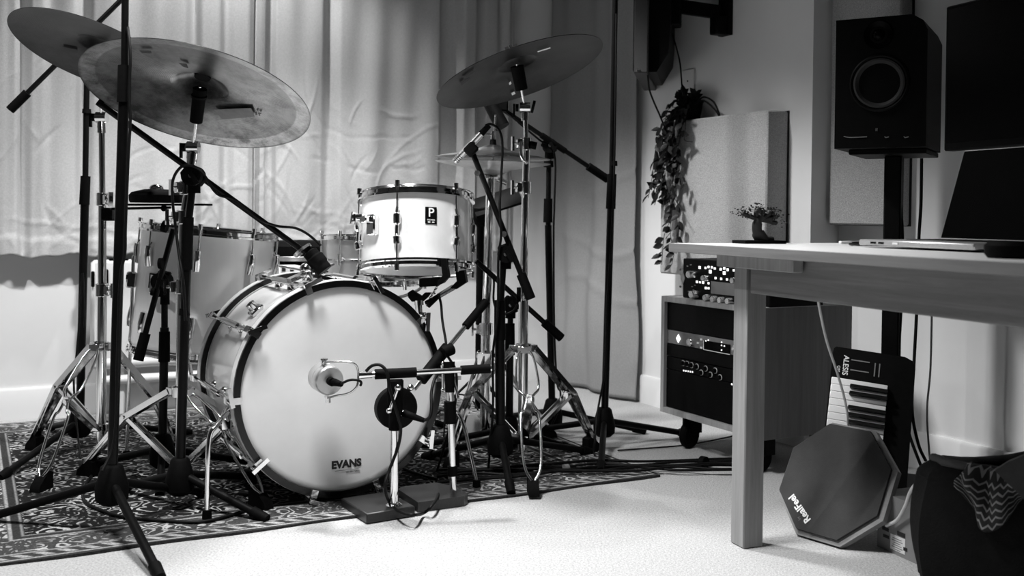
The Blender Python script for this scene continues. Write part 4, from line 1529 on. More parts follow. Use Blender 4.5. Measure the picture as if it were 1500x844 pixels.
thc = P(440, 352, 3.92)
th_ = thing('drum_throne', 'round black padded drum stool behind the bass drum', 'stool', (thc.x, thc.y, 0))
MB().lathe([(0, -.10), (.15, -.10), (.165, -.09), (.17, -.06), (.168, -.02), (.15, -.004), (0, .002)], thc, Z, 40).build('seat', M_rubber, th_)
MB().lathe([(.1705, -.075), (.173, -.073), (.173, -.058), (.1705, -.056)], thc, Z, 40, closed=True).build('seat_band', M_steel, th_)
MB().cyl(V((thc.x, thc.y, .1)), V((thc.x, thc.y, thc.z - .09)), .014, seg=12).build('pole', M_chrome, th_)
for k in range(3):
    a = math.radians(90 + 120 * k)
    d = V((math.cos(a), math.sin(a), 0))
    f = V((thc.x, thc.y, .016)) + d * .25
    l = MB().bar(V((thc.x, thc.y, .30)) + d * .015, f, .02, .005).build('leg', M_chrome, th_)
    MB().cyl(f + Z * .012 - d * .02, f - Z * .001 + d * .012, .012, seg=10).build('rubber_foot', M_rubber, l)


# ------------------------------------------------------------------ cymbals
def cymbal_pose(cx, cy, ratio, ang, Y):
    c = P(cx, cy, Y)
    rd = (c - CAM).normalized()
    xr = CROT @ V((1, 0, 0))
    xr = (xr - rd * xr.dot(rd)).normalized()
    yd = rd.cross(xr)          # image down
    if yd.z > 0:
        yd = -yd
    th = math.radians(ang)
    e = xr * -math.sin(th) + yd * math.cos(th)
    under = e * math.sqrt(1 - ratio * ratio) - rd * ratio
    return c, -under


def cymbal_mesh(name, c, n, R, m, flip=False, bell=.062):
    k = R / .23
    top = [(.006, .026 * k), (.020, .0255 * k), (bell * .55, .021 * k), (bell * .85, .012 * k), (bell, .004 * k), (bell * 1.12, .0015), (R * .5, -.006 * k), (R * .8, -.016 * k), (R * .97, -.024 * k), (R, -.026 * k)]
    prof = top + [(R, -.0275 * k)] + [(r, h - .0016) for r, h in reversed(top)]
    x, y, w = frame(n)
    M = Matrix((x, y, w)).transposed().to_4x4()
    M.translation = c
    mb = MB().lathe(prof, V((0, 0, 0)), Z, 96, closed=True)
    ob = mb.build(name, m, matrix=M, ang=28)
    return ob, M


def sub_local(par, M, mb, name, m):
    """part of a rotated single-mesh thing, built in the thing's own axes"""
    me_ob = mb.build(name, m, matrix=Matrix.Identity(4))
    me_ob.matrix_world = Matrix.Identity(4)
    me_ob.parent = par
    return me_ob


cymA_c, cymA_n = cymbal_pose(141, 66, .36, 24, 3.05)
cyA, MA = cymbal_mesh('cymbal', cymA_c, cymA_n, .242, cymbal_material('dark_bronze', .022, .242, 1.0, .45, .36, 1.0), bell=.055)
tag(cyA, 'smaller dark cymbal at the upper left, partly behind the largest cymbal', 'cymbal', 'cymbals of the kit')
cymB_c, cymB_n = cymbal_pose(293, 127, .419, 15.8, 2.80)
RB = 161.5 * 2.80 / 1500 * 1.02
cyB, MBm = cymbal_mesh('cymbal', cymB_c, cymB_n, RB, cymbal_material('aged_ride_bronze', .072, RB, 2.5, .75, .28, 3.0), bell=.072)
tag(cyB, 'largest cymbal, a mottled worn ride with a taped underside, tilted at the upper left', 'cymbal', 'cymbals of the kit')
cymC_c, cymC_n = cymbal_pose(757, 94, .288, -19, 3.16)
cyC, MC = cymbal_mesh('cymbal', cymC_c, cymC_n, .268, cymbal_material('dark_crash_bronze', .026, .268, .9, .40, .34, 5.0, 2.6), bell=.06)  # bell colour raised to paint in its bright reflections
tag(cyC, 'dark tilted crash cymbal at the upper middle, right side raised', 'cymbal', 'cymbals of the kit')


def under_quad(par, M, corners, mm, name, lift=.0055):
    """flat patch following the underside, corners in photo pixels"""
    n = M.to_3x3() @ V((0, 0, 1))
    c0 = M.translation
    k = (par.dimensions.x or .5)
    pts = []
    inv = M.inverted()
    for px, py in corners:
        q = inv @ H(px, py, c0 - n * .012, n)
        rr = math.hypot(q.x, q.y)
        R_ = max(v.co.x for v in par.data.vertices)
        kk = R_ / .23
        h = np.interp(rr, [.07, R_ * .5, R_ * .8, R_ * .97], [.0015, -.006 * kk, -.016 * kk, -.024 * kk])
        pts.append(V((q.x, q.y, h - .0016 - lift)))
    mb = MB().prism(pts, V((0, 0, -.0006)))
    return sub_local(par, M, mb, name, mm)


M_tape = mat('grey_tape', .13, .7, var=(40, .15))
under_quad(cyB, MBm, [(313, 161), (368, 157), (374, 168), (326, 173)], M_tape, 'tape_patch')
# stamped letters beside the tape: small dark strokes
for q in ([(374, 162), (377, 161), (378, 165), (375, 166)], [(379, 162), (380.5, 161.5), (382, 166), (380, 166.5)], [(378.5, 163.2), (384, 162), (384, 163), (378.8, 164.3)]):
    under_quad(cyB, MBm, q, M_ink, 'stamped_letter', .0058)
under_quad(cyB, MBm, [(262, 90), (274, 92), (276, 100), (268, 97)], M_ink, 'maker_stamp')
under_quad(cyB, MBm, [(206, 66), (223, 67), (224, 72), (210, 71)], M_ink, 'maker_stamp')
under_quad(cyA, MA, [(92, 68), (112, 74), (112, 78), (92, 72)], M_ink, 'maker_stamp')
under_quad(cyA, MA, [(121, 80), (133, 83), (133, 87), (121, 84)], M_ink, 'maker_stamp')
under_quad(cyC, MC, [(676, 106), (692, 96), (694, 100), (678, 111)], M_ink, 'maker_stamp')
under_quad(cyC, MC, [(673, 117), (686, 109), (688, 112), (674, 121)], M_ink, 'maker_stamp')
under_quad(cyC, MC, [(787, 75), (805, 67), (806, 69), (788, 77)], M_white, 'sticker')
under_quad(cyC, MC, [(745, 121), (748, 119), (749, 121), (746, 123)], M_white, 'stamped_letter')
under_quad(cyC, MC, [(747, 131), (752, 129), (753, 131), (748, 133)], M_white, 'stamped_letter')

# hi-hat pair
HHY = 3.42
hh_c = P(722, 236, HHY)
M_hh = cymbal_material('bright_hihat_bronze', .42, .19, 1.0, .2, .3, 7.0)
for k, (dz, nrm, lab) in enumerate(((.010, V((.02, -.01, 1)), 'upper hi-hat cymbal, bell upwards, behind the pencil microphone'),
                                    (-.006, V((-.02, .01, -1)), 'lower hi-hat cymbal, bell downwards, resting under the upper one'))):
    ob, M_ = cymbal_mesh('hi_hat_cymbal', hh_c + Z * dz, nrm, .192, M_hh, bell=.055)
    tag(ob, lab, 'cymbal', 'cymbals of the kit')
    for vv in ob.data.vertices:
        vv.co.z += .022


# ------------------------------------------------------------------ chrome stands
def shoe(par, f, d, m=M_rubber):
    s = V((-d.y, d.x, 0))
    b0 = V((f.x, f.y, 0.008))
    mb = MB().prism([b0 - d * .035, b0 + d * .030, b0 + d * .026 + Z * .016, b0 + d * .004 + Z * .036, b0 - d * .020 + Z * .050, b0 - d * .034 + Z * .044], s * .030)
    mb.v = [p - s * .015 for p in mb.v]
    return mb.build('rubber_foot', m, par)


def tripod(t, base, hub_z, low_z, feet, strip=.016, gap=.030, rise=.02):
    """feet: (x, y, kind, knee fraction)"""
    b = V((base[0], base[1], 0))
    c1 = MB().lathe([(.016, -.016), (.024, -.014), (.024, .014), (.016, .016)], b + Z * hub_z, Z, 16)
    c2 = MB().lathe([(.014, -.012), (.020, -.010), (.020, .010), (.014, .012)], b + Z * low_z, Z, 16)
    for x, y, kind, kf in feet:
        d = (V((x, y, 0)) - b).normalized()
        c1.cbox(b + Z * hub_z + d * .026, d * .03, V((-d.y, d.x, 0)) * gap, Z * .022, .002)
        c2.cbox(b + Z * low_z + d * .022, d * .024, V((-d.y, d.x, 0)) * gap * .7, Z * .016, .002)
    c1.build('leg_collar', M_chrome, t)
    c2.build('lower_collar', M_chrome, t)
    for x, y, kind, kf in feet:
        d = (V((x, y, 0)) - b).normalized()
        s = V((-d.y, d.x, 0))
        f = V((x, y, .045))
        h0 = b + Z * hub_z + d * .032
        kn = h0.lerp(f, kf) + d * rise + Z * rise
        mb = MB()
        if kind == 'flat':
            for q in (-1, 1):
                mb.bar(h0 + s * gap / 2 * q, kn + s * gap / 2 * q, .005, strip, d + Z)
                mb.bar(kn + s * gap / 2 * q, f + s * .008 * q, .005, strip, d + Z)
            mb.bar(h0 + d * .003, kn, gap + .003, .003, d + Z * .6)
            mb.bar(kn, f, gap + .001, .003, d + Z * .6)
            mb.cyl(kn - s * (gap / 2 + .006), kn + s * (gap / 2 + .006), .005, seg=8)
        else:
            for q in (-1, 1):
                mb.tube([h0 + s * gap * .25 * q, h0.lerp(kn, .22) + s * gap * .62 * q, h0.lerp(kn, .75) + s * gap * .75 * q, h0.lerp(kn, .92) + s * gap * .35 * q, kn + s * .007 * q,
                         kn.lerp(f, .14) + s * gap * .35 * q, kn.lerp(f, .24) + s * gap * .62 * q, kn.lerp(f, .8) + s * gap * .55 * q, f + s * .004 * q], .0040, 7, n=5)
            mb.cbox(kn, s * .018, Z * .026, d * .008, .001)
            mb.cyl(kn - d * .008, kn + d * .010, .006, seg=8)
        lg = mb.build('leg', M_chrome, t)
        br = MB()
        l0 = b + Z * low_z + d * .028
        for q in (-1, 1):
            br.bar(l0 + s * gap * .32 * q, kn + s * gap * .32 * q, .004, .012, Z)
        br.bar(l0, kn, gap * .6, .0025, Z)
        br.build('brace', M_chrome, t)
        shoe(lg, f, d)


def height_clamp(t, p, up, r, side):
    up = V(up).normalized()
    sd_ = V(side).normalized()
    mb = MB().lathe([(r + .001, -.020), (r + .006, -.018), (r + .006, .018), (r + .001, .020)], p, up, 16)
    mb.cbox(p + sd_ * (r + .010), sd_ * .018, sd_.cross(up) * .020, up * .030, .002)
    mb.cyl(p + sd_ * (r + .01), p + sd_ * (r + .034), .004, seg=8)
    ob = mb.build('height_clamp', M_chrome, t)
    MB().bar(p + sd_ * (r + .032) + up * .022, p + sd_ * (r + .032) - up * .022, .014, .007, sd_).build('wing_nut', M_chrome, ob)
    return ob


def tilter(t, p, up, rod_to, r=.012):
    up = V(up).normalized()
    x = V((1, 0, 0))
    mb = MB().cyl(p - x * .016, p + x * .016, .017, seg=18).cyl(p - up * .04, p, .0115, seg=12)
    ob = mb.build('tilter', M_chrome, t)
    MB().cyl(p - x * .020, p - x * .030, .012, seg=14).bar(p - x * .034 + V((0, 0, .012)), p - x * .034 - V((0, 0, .03)), .012, .006, x).build('tilter_handle', M_black, ob)
    MB().cyl(p, rod_to, .0045, seg=10).build('cymbal_rod', M_chrome, t)
    return ob


def cymbal_fixings(t, c, n, rod_from, sleeve=.05, r=.013, nut=True):
    n = V(n).normalized()
    dn = (V(rod_from) - V(c)).normalized()
    MB().cyl(c + dn * .010 + n * .004, c + dn * (.010 + sleeve), r, r * .92, seg=16).build('cymbal_sleeve', M_rubber, t)
    MB().lathe([(0, .027), (.022, .028), (.022, .040), (0, .041)], c, n, 20).build('felt_washer', M_rubber, t)
    w = MB().cyl(c + n * .041, c + n * .062, .008, seg=10).bar(c + n * .055 + n.cross(V((0, 1, 0))) * .02, c + n * .055 - n.cross(V((0, 1, 0))) * .02, .005, .014, n)
    w.build('wing_nut', M_chrome, t)


# left stand, behind the tall black microphone stand
SAY = 3.15
saB = P(148, 600, SAY)
sa = thing('cymbal_stand', 'chrome cymbal stand at the left, left of the tall black pole', 'stand', (saB.x, saB.y, 0), 'chrome drum stands')
fa1, fa2, fa3 = G(60, 722), G(50, 662), G(252, 668)
tripod(sa, (saB.x, saB.y), .375, .125, [(fa1.x, fa1.y, 'wire', .48), (fa2.x, fa2.y, 'flat', .5), (fa3.x, fa3.y, 'flat', .62)], gap=.036, strip=.018)
tA = P(150, 292, SAY); tA2 = P(149, 185, SAY); tA3 = P(148, 170, SAY)
MB().cyl(V((saB.x, saB.y, .07)), P(149.5, 425, SAY), .0145, seg=20).build('lower_tube', M_chrome, sa)
MB().cyl(P(149.5, 425, SAY), tA, .0125, seg=20).build('middle_tube', M_chrome, sa)
MB().cyl(tA, tA2, .0098, seg=18).build('upper_tube', M_chrome, sa)
MB().cyl(P(148.6, 195, SAY), P(148.6, 178, SAY), .0135, .012, seg=18).build('tube_collar', M_chrome, sa)
height_clamp(sa, P(149.5, 425, SAY), Z, .0145, V((.9, -.43, 0)))
height_clamp(sa, tA, Z, .0125, V((.8, -.6, 0)))
tilter(sa, P(149, 172, SAY), Z, cymA_c - cymA_n * .0)
cymbal_fixings(sa, cymA_c, cymA_n, P(149, 172, SAY), .03)

# ride stand
SBY = 2.88
sbB = P(264, 640, SBY)
sb = thing('cymbal_stand', 'chrome cymbal stand under the largest cymbal, behind a black boom stand', 'stand', (sbB.x, sbB.y, 0), 'chrome drum stands')
fb1, fb2 = G(383, 748), G(128, 700)
fb3 = V((sbB.x + .20, sbB.y + .22, 0))
tripod(sb, (sbB.x, sbB.y), .285, .085, [(fb1.x, fb1.y, 'wire', .42), (fb2.x, fb2.y, 'flat', .45), (fb3.x, fb3.y, 'flat', .5)])
tB1 = P(266, 420, SBY); tB2 = P(268, 318, SBY); tB3 = P(283, 216, SBY)
MB().cyl(V((sbB.x, sbB.y, .05)), tB1, .0135, seg=20).build('lower_tube', M_chrome, sb)
MB().cyl(tB1, tB2, .0115, seg=20).build('middle_tube', M_chrome, sb)
MB().cyl(tB2, P(281, 240, SBY), .0095, seg=18).build('upper_tube', M_chrome, sb)
MB().cyl(P(279, 250, SBY), P(282, 225, SBY), .013, .016, seg=18).build('tube_collar', M_chrome, sb)
height_clamp(sb, tB1, Z, .0135, V((-.9, -.43, 0)))
height_clamp(sb, tB2, Z, .0115, V((-.85, -.5, 0)))
height_clamp(sb, P(271, 275, SBY), Z, .0095, V((-.7, -.7, 0)))
tilter(sb, tB3, Z, cymB_c)
cymbal_fixings(sb, cymB_c, cymB_n, tB3, .095, .019)
MB().cyl(cymB_c + (tB3 - cymB_c).normalized() * .026, cymB_c + (tB3 - cymB_c).normalized() * .032, .0215, seg=18).build('sleeve_ring', M_black, sb)

# crash stand
SCY = 3.20
scB = P(766, 620, SCY)
sc3 = thing('cymbal_stand', 'chrome cymbal stand under the right crash cymbal, with a loop-wire front leg', 'stand', (scB.x, scB.y, 0), 'chrome drum stands')
fc1, fc2 = G(781, 728), G(868, 664)
fc3 = V((scB.x - .25, scB.y + .10, 0))
tripod(sc3, (scB.x, scB.y), .375, .10, [(fc1.x, fc1.y, 'wire', .44), (fc2.x, fc2.y, 'flat', .55), (fc3.x, fc3.y, 'flat', .5)], gap=.044)
tC1 = P(767, 430, SCY); tC2 = P(770, 275, SCY); tC3 = P(771, 215, SCY); tC4 = P(769, 158, SCY)
MB().cyl(V((scB.x, scB.y, .05)), tC1, .0150, seg=20).build('lower_tube', M_chrome, sc3)
MB().cyl(tC1, tC2, .0120, seg=20).build('middle_tube', M_chrome, sc3)
MB().cyl(tC2, tC3, .0115, seg=18).build('upper_tube', M_chrome, sc3)
MB().cyl(tC3, tC4, .0075, seg=18).build('rod_tube', M_chrome, sc3)
height_clamp(sc3, tC1, Z, .015, V((-.3, -.95, 0)))
height_clamp(sc3, tC2, Z, .012, V((-.95, -.3, 0)))
height_clamp(sc3, P(770.5, 211, SCY), Z, .0115, V((-.95, -.3, 0)))
MB().tube([P(763, 208, SCY - .02), P(763, 225, SCY - .03), P(768, 236, SCY - .03), P(773, 238, SCY - .025)], .005, 8).build('memory_lever', M_chrome, sc3)
MB().cyl(P(777, 212, SCY - .01), P(786, 214, SCY - .01), .012, seg=12).build('knob', M_black, sc3)
tilter(sc3, tC4, Z, cymC_c)
cymbal_fixings(sc3, cymC_c, cymC_n, tC4, .070, .021)  # sleeve widened to stand in for the dark reflection beside it
tl_ = cymC_c + (tC4 - cymC_c) * .55
MB().cyl(P(779, 156, SCY), P(783, 157, SCY), .020, seg=14).build('knob', M_black, sc3)

# hi-hat stand
hx, hy = hh_c.x, hh_c.y
hs = thing('hi_hat_stand', 'chrome hi-hat stand behind the pencil microphone', 'stand', (hx, hy, 0), 'chrome drum stands')
hB = V((P(710, 640, HHY).x, hy, 0))
MB().cyl(hB + Z * .06, P(712, 478, HHY), .0165, seg=20).build('lower_tube', M_chrome, hs)
MB().cyl(P(712, 478, HHY), P(719, 262, HHY), .0150, seg=20).build('middle_tube', M_chrome, hs)
MB().lathe([(.0, 0), (.026, .002), (.03, .006), (.03, .012), (0, .014)], P(720, 262, HHY), Z, 20).build('seat_cup', M_chrome, hs)
MB().cyl(P(720, 262, HHY), P(726, 168, HHY), .0035, seg=10).build('pull_rod', M_steel, hs)
MB().lathe([(.0, .034), (.022, .034), (.024, .040), (.012, .052), (.010, .072), (0, .072)], hh_c, Z, 18).build('felt_washer', M_rubber, hs)
cl = MB().cyl(hh_c + Z * .07, hh_c + Z * .10, .009, .006, seg=12).cyl(hh_c + Z * .088, hh_c + Z * .088 - V((.03, .02, 0)), .004, seg=8)
cl = cl.build('clutch', M_chrome, hs)
MB().bar(hh_c + Z * .100 - V((.034, .02, 0)), hh_c + Z * .074 - V((.034, .02, 0)), .012, .006, V((1, 0, 0))).build('wing_nut', M_chrome, cl)
height_clamp(hs, P(712, 482, HHY), Z, .0165, V((-.95, -.3, 0)))
MB().cbox(P(709, 525, HHY - .02), V((.05, 0, 0)), V((0, .05, 0)), Z * .045, .004).build('leg_collar', M_chrome, hs)
for f in (G(660, 690), V((hB.x + .22, hB.y + .18, 0)), V((hB.x - .1, hB.y + .3, 0))):
    f = V((f.x, f.y, .04))
    d = (V((f.x, f.y, 0)) - hB).normalized()
    h0 = hB + Z * .33 + d * .03
    s = V((-d.y, d.x, 0))
    mb = MB()
    for q in (-1, 1):
        mb.bar(h0 + s * .012 * q, f + s * .006 * q, .005, .014, d + Z)
    lg = mb.build('leg', M_chrome, hs)
    shoe(lg, f, d)
MB().bar(hB + Z * .015 + V((0, .05, 0)), hB + Z * .03 + V((-.08, .33, .02)), .08, .012).build('pedal_plate', M_steel, hs)
MB().cyl(P(727, 262, HHY + .03), P(742, 268, HHY + .03), .010, seg=10).build('tilt_screw', M_chrome, hs)


# ------------------------------------------------------------------ black microphone stands
def mic_stand(label, base, feet, hub_z, poles, clutches=(), boom=None, pivot=None, hub_r=.029):
    """poles: list of (point, point, radius); clutches: (point, point, radius); boom: (grip end, tip, radius, grip length)"""
    b = V((base[0], base[1], 0))
    t = thing('microphone_stand', label, 'stand', b, 'black microphone stands')
    MB().lathe([(0, -.062), (hub_r * .8, -.062), (hub_r * 1.25, -.05), (hub_r * 1.3, -.02), (hub_r * .85, .03), (hub_r * .62, .036), (0, .036)], b + Z * hub_z, Z, 18).build('tripod_hub', M_rubber, t)
    for f in feet:
        f = V((f.x, f.y, .014))
        d = (V((f.x, f.y, 0)) - b).normalized()
        h0 = b + d * .02 + Z * (hub_z - .012)
        lg = MB().cyl(h0, f, .0105, seg=12).build('leg', M_black, t)
        u = (f - h0).normalized()
        MB().cyl(f - u * .035, f + u * .012, .0145, .0125, seg=12).build('rubber_foot', M_rubber, lg)
    for k, (p, q, r) in enumerate(poles):
        MB().cyl(p, q, r, seg=16).build('lower_pole' if k == 0 else 'upper_pole', M_blackmet, t)
    for p, q, r in clutches:
        MB().cyl(p, q, r, r * .94, seg=16).build('height_clutch', M_rubber, t)
    if boom:
        g, tip, r, gl = boom
        u = (tip - g).normalized()
        bmo = MB().cyl(g, tip, r, seg=12).build('boom_arm', M_blackmet, t)
        if gl:
            MB().cyl(g - u * .004, g + u * gl, r * 1.75, seg=14).build('counterweight', M_rubber, bmo)
        if pivot is not None:
            pv = MB().cyl(pivot - V((.0, .028, 0)), pivot + V((.0, .022, 0)), .026, seg=18).cyl(pivot - Z * .045, pivot, .017, seg=14)
            pv.cbox(pivot, u * .06, V((0, .03, 0)), u.cross(V((0, 1, 0))) * .034, .004)
            pv = pv.build('boom_pivot', M_rubber, t)
            MB().bar(pivot - V((0, .034, 0)) + V((.0, 0, .012)), pivot - V((0, .034, 0)) + V((.02, 0, -.022)), .012, .008, V((0, 1, 0))).build('clamp_lever', M_black, pv)
            MB().cyl(pivot - V((0, .0275, 0)), pivot - V((0, .030, 0)), .006, seg=10).build('screw', M_steel, pv)
    return t


def below(p, z):
    return V((p.x, p.y, z))


# tall stand in the left foreground
Y1 = 2.50
b1 = P(164, 700, Y1)
m1 = mic_stand('tallest black stand at the left foreground, straight pole rising out of the picture', (b1.x, b1.y),
               [G(233, 852), G(-22, 768), G(303, 729)], .135,
               [(P(164, 705, Y1), P(182, 120, Y1), .0125), (P(182, 130, Y1), P(187, -330, Y1), .0085)],
               [(P(181.3, 150, Y1), P(182.5, 96, Y1), .0165)], hub_r=.031)
# second stand at the left with a boom rising to the right
Y2 = 3.40
b2 = P(116, 630, Y2)
pv2 = P(127, 52, Y2)
m2 = mic_stand('black stand left of the chrome cymbal stand, boom crossing behind the small dark cymbal', (b2.x, b2.y),
               [G(2, 705), below(b2, 0) + V((.30, .20, 0)), below(b2, 0) + V((-.22, .27, 0))], .10,
               [(P(117, 620, Y2), P(125, 262, Y2), .0135), (P(125, 262, Y2), P(128, 60, Y2), .0095)],
               [(P(123.5, 300, Y2), P(125.4, 258, Y2), .0165), (P(127, 166, Y2), P(127, 160, Y2), .0145), (P(128, 115, Y2), P(128, 96, Y2), .0145)],
               (P(16, 160, 3.36), P(250, -72, 3.42), .0085, .075), pv2)
# boom stand in front of the ride stand
Y3 = 2.70
b3 = P(264, 680, Y3)
pv3 = P(284, 258, Y3)
m3 = mic_stand('black boom stand before the bass drum, its boom sloping down to the drum top', (b3.x, b3.y),
               [G(386, 766), G(178, 722), below(b3, 0) + V((.12, .30, 0))], .105,
               [(P(264, 685, Y3), P(275, 330, Y3), .0125), (P(275, 335, Y3), P(283, 265, Y3), .0095)],
               [(P(273, 395, Y3), P(276, 318, Y3), .0150), (P(270, 462, Y3), P(270.3, 452, Y3), .0145)],
               (P(146, 152, 2.66), P(446, 369, 2.90), .0085, .0), pv3)
e0, e1 = P(143, 149, 2.659), P(150, 154, 2.663)
ob = MB().cyl(e0, e1, .0095, seg=12).build('boom_cap', M_rubber, m3)
# tall right stand
Y4 = 3.47
b4 = P(885, 625, Y4)
m4 = mic_stand('tall black stand right of the kit, straight pole rising out of the picture', (b4.x, b4.y),
               [G(880, 694), G(1006, 641), G(752, 640)], .105,
               [(P(885, 630, Y4), P(896, 262, Y4), .0125), (P(896, 262, Y4), P(905, -200, Y4), .0095)],
               [(P(894.5, 306, Y4), P(896.5, 255, Y4), .0165), (P(898.5, 243, Y4), P(898.6, 236, Y4), .014)])
# overhead boom behind the crash cymbal
Y5 = 3.66
b5 = P(809, 610, Y5)
pv5 = P(805, 214, Y5)
m5 = mic_stand('black boom stand behind the crash cymbal stand, boom handle pointing to the right', (b5.x, b5.y),
               [below(b5, 0) + V((.33, .05, 0)), below(b5, 0) + V((-.17, .28, 0)), below(b5, 0) + V((-.15, -.22, 0))], .10,
               [(P(809, 610, Y5), P(803, 330, Y5), .0125), (P(803, 330, Y5), P(804, 220, Y5), .0095)],
               [(P(802.5, 326, Y5), P(803, 291, Y5), .0165), (P(803.5, 245, Y5), P(803.5, 236, Y5), .018)],
               (P(889, 262, 3.70), P(733, 158, 3.58), .0085, .085), pv5)
u5 = (P(733, 158, 3.58) - P(889, 262, 3.70)).normalized()
MB().cyl(P(828, 221.5, 3.653), P(793, 198, 3.626), .0115, seg=12).build('boom_sleeve', M_black, m5)
# hi-hat microphone stand
Y6 = 3.08
b6 = P(733, 640, Y6)
pv6 = P(741, 372, Y6)
m6 = mic_stand('black boom stand holding the silver pencil microphone before the hi-hat stand', (b6.x, b6.y),
               [G(748, 726), G(862, 667), below(b6, 0) + V((-.24, .20, 0))], .125,
               [(P(733, 640, Y6), P(732, 470, Y6), .0150), (P(732, 470, Y6), P(738, 380, Y6), .0095)],
               [(P(732, 498, Y6), P(732, 440, Y6), .0175)],
               (P(777, 436, 3.04), P(693, 226, 3.115), .0085, .075), pv6, hub_r=.031)
for x, y, yy in ((699.5, 254, 3.11), (738, 343, 3.06)):
    MB().cyl(P(x, y, yy) - V((0, .004, 0)), P(x, y, yy) - V((0, .016, 0)), .009, seg=12).build('screw', M_steel, m6)
# low boom stand behind
Y7 = 3.34
b7 = P(746, 600, Y7)
pv7 = P(748, 446, Y7)
m7 = mic_stand('short black boom stand between the hi-hat and crash stands, boom sloping down to the right', (b7.x, b7.y),
               [G(836, 663), below(b7, 0) + V((.02, .33, 0)), below(b7, 0) + V((-.29, .10, 0))], .10,
               [(P(746, 620, Y7), P(747, 500, Y7), .0125), (P(747, 500, Y7), P(748, 455, Y7), .0095)],
               [(P(747, 520, Y7), P(747, 474, Y7), .0165)],
               (P(821, 494, 3.36), P(697, 382, 3.28), .0085, .075), pv7)
# short stand in front of the floor tom
Y9 = 2.99
b9 = P(238, 650, Y9)
pv9 = P(238, 412, Y9)
m9 = mic_stand('short black stand before the floor tom, grip hanging down to the left', (b9.x, b9.y),
               [G(234, 728), below(b9, 0) + V((.27, .16, 0)), below(b9, 0) + V((-.26, .15, 0))], .105,
               [(P(238, 650, Y9), P(241, 480, Y9), .0125), (P(241, 480, Y9), P(241, 420, Y9), .0095)],
               [(P(240.5, 530, Y9), P(241, 486, Y9), .0165), (P(241.5, 446, Y9), P(242, 420, Y9), .0135)],
               (P(203, 526, 2.93), P(254, 336, 2.98), .0085, .075), pv9)
MB().cyl(P(238, 331, 2.95), P(245, 333, 2.95), .017, seg=12).build('clip_knob', M_rubber, m9)
MB().cyl(P(222, 427, 2.95), P(227, 428, 2.95), .012, seg=12).build('clamp_knob', M_rubber, m9)
MB().cyl(P(233, 386, 2.93), P(238, 386, 2.93), .016, seg=12).build('clamp_knob', M_rubber, m9)
m9h = P(256, 331, 2.985)

# music stand behind the hi-hat
Y8 = 3.76
b8 = P(701, 585, Y8)
b8z = V((b8.x, b8.y, 0))
m8 = thing('music_stand', 'black music stand with a slanted tray behind the hi-hat stand', 'stand', b8z)
MB().cyl(b8z + Z * .08, P(704, 330, Y8), .0145, seg=14).build('pole', M_black, m8)
tr = [P(692, 300, Y8 - .05), P(716, 288, Y8), P(764, 266, Y8 + .03), P(764, 278, Y8 - .05), P(735, 305, Y8 - .12), P(712, 330, Y8 - .14), P(693, 330, Y8 - .12)]
o_, x_ = P(700, 312, Y8), V((.9, .1, .25)).normalized()
MB().cbox(P(727, 296, Y8 - .03), V((.17, .02, .055)), V((-.03, .09, .06)), V((0, -.006, .008)), .001).build('tray', M_black, m8)
MB().cbox(P(704, 318, Y8 - .05), V((.055, 0, 0)), V((0, .03, 0)), Z * .07, .004).build('tray_bracket', M_black, m8)
for k in range(3):
    a = math.radians(80 + 120 * k)
    d = V((math.cos(a), math.sin(a), 0))
    l = MB().bar(b8z + Z * .20 + d * .012, b8z + d * .22 + Z * .014, .014, .005).build('leg', M_black, m8)
    MB().cyl(b8z + d * .21 + Z * .018, b8z + d * .235 + Z * .006, .010, seg=8).build('rubber_foot', M_rubber, l)

# ------------------------------------------------------------------ microphones
def pencil(label, back, front, r, mm, cable_end=None):
    u = (front - back).normalized()
    t = thing('microphone', label, 'microphone', (back + front) / 2, 'microphones')
    L = (front - back).length
    MB().cyl(back, front - u * L * .24, r, seg=18).build('body', mm, t)
    MB().cyl(front - u * L * .24, front, r * 1.02, r * .98, seg=18).build('capsule', mm, t)
    MB().cyl(front - u * L * .255, front - u * L * .235, r * .93, seg=18).build('capsule_gap', M_ink, t)
    for k in range(4):
        MB().cyl(front - u * (.006 + k * .006), front - u * (.008 + k * .006), r * 1.03, seg=18).build('grille_slot', M_ink, t)
    MB().cyl(back, back - u * .035, r * .95, r * .8, seg=16).build('connector', M_rubber, t)
    return t


hm_b, hm_f = P(705, 196, 3.10), P(666, 237, 3.12)
pencil('silver pencil microphone pointing down at the hi-hat', hm_b, hm_f, .0105, M_steel)
clp = P(690, 219, 3.10)
MB().cbox(clp + V((0, -.0, 0)), (hm_f - hm_b).normalized() * .040, V((0, .036, 0)), (hm_f - hm_b).normalized().cross(V((0, 1, 0))) * .034, .005).build('microphone_clip', M_rubber, m6)
om_b, om_f = P(716, 148, 3.56), P(736, 186, 3.54)
ot = thing('microphone', 'black microphone hanging from the boom tip under the crash cymbal', 'microphone', (om_b + om_f) / 2, 'microphones')
MB().cyl(om_b, om_f, .024, .026, seg=18).build('body', M_black, ot)
MB().cyl(om_b, om_b + (om_b - om_f).normalized() * .02, .018, .012, seg=14).build('connector', M_steel, ot)
MB().cbox(P(735, 154, 3.565), V((.045, 0, .0)), V((0, .04, 0)), Z * .045, .005).build('microphone_clip', M_rubber, m5)
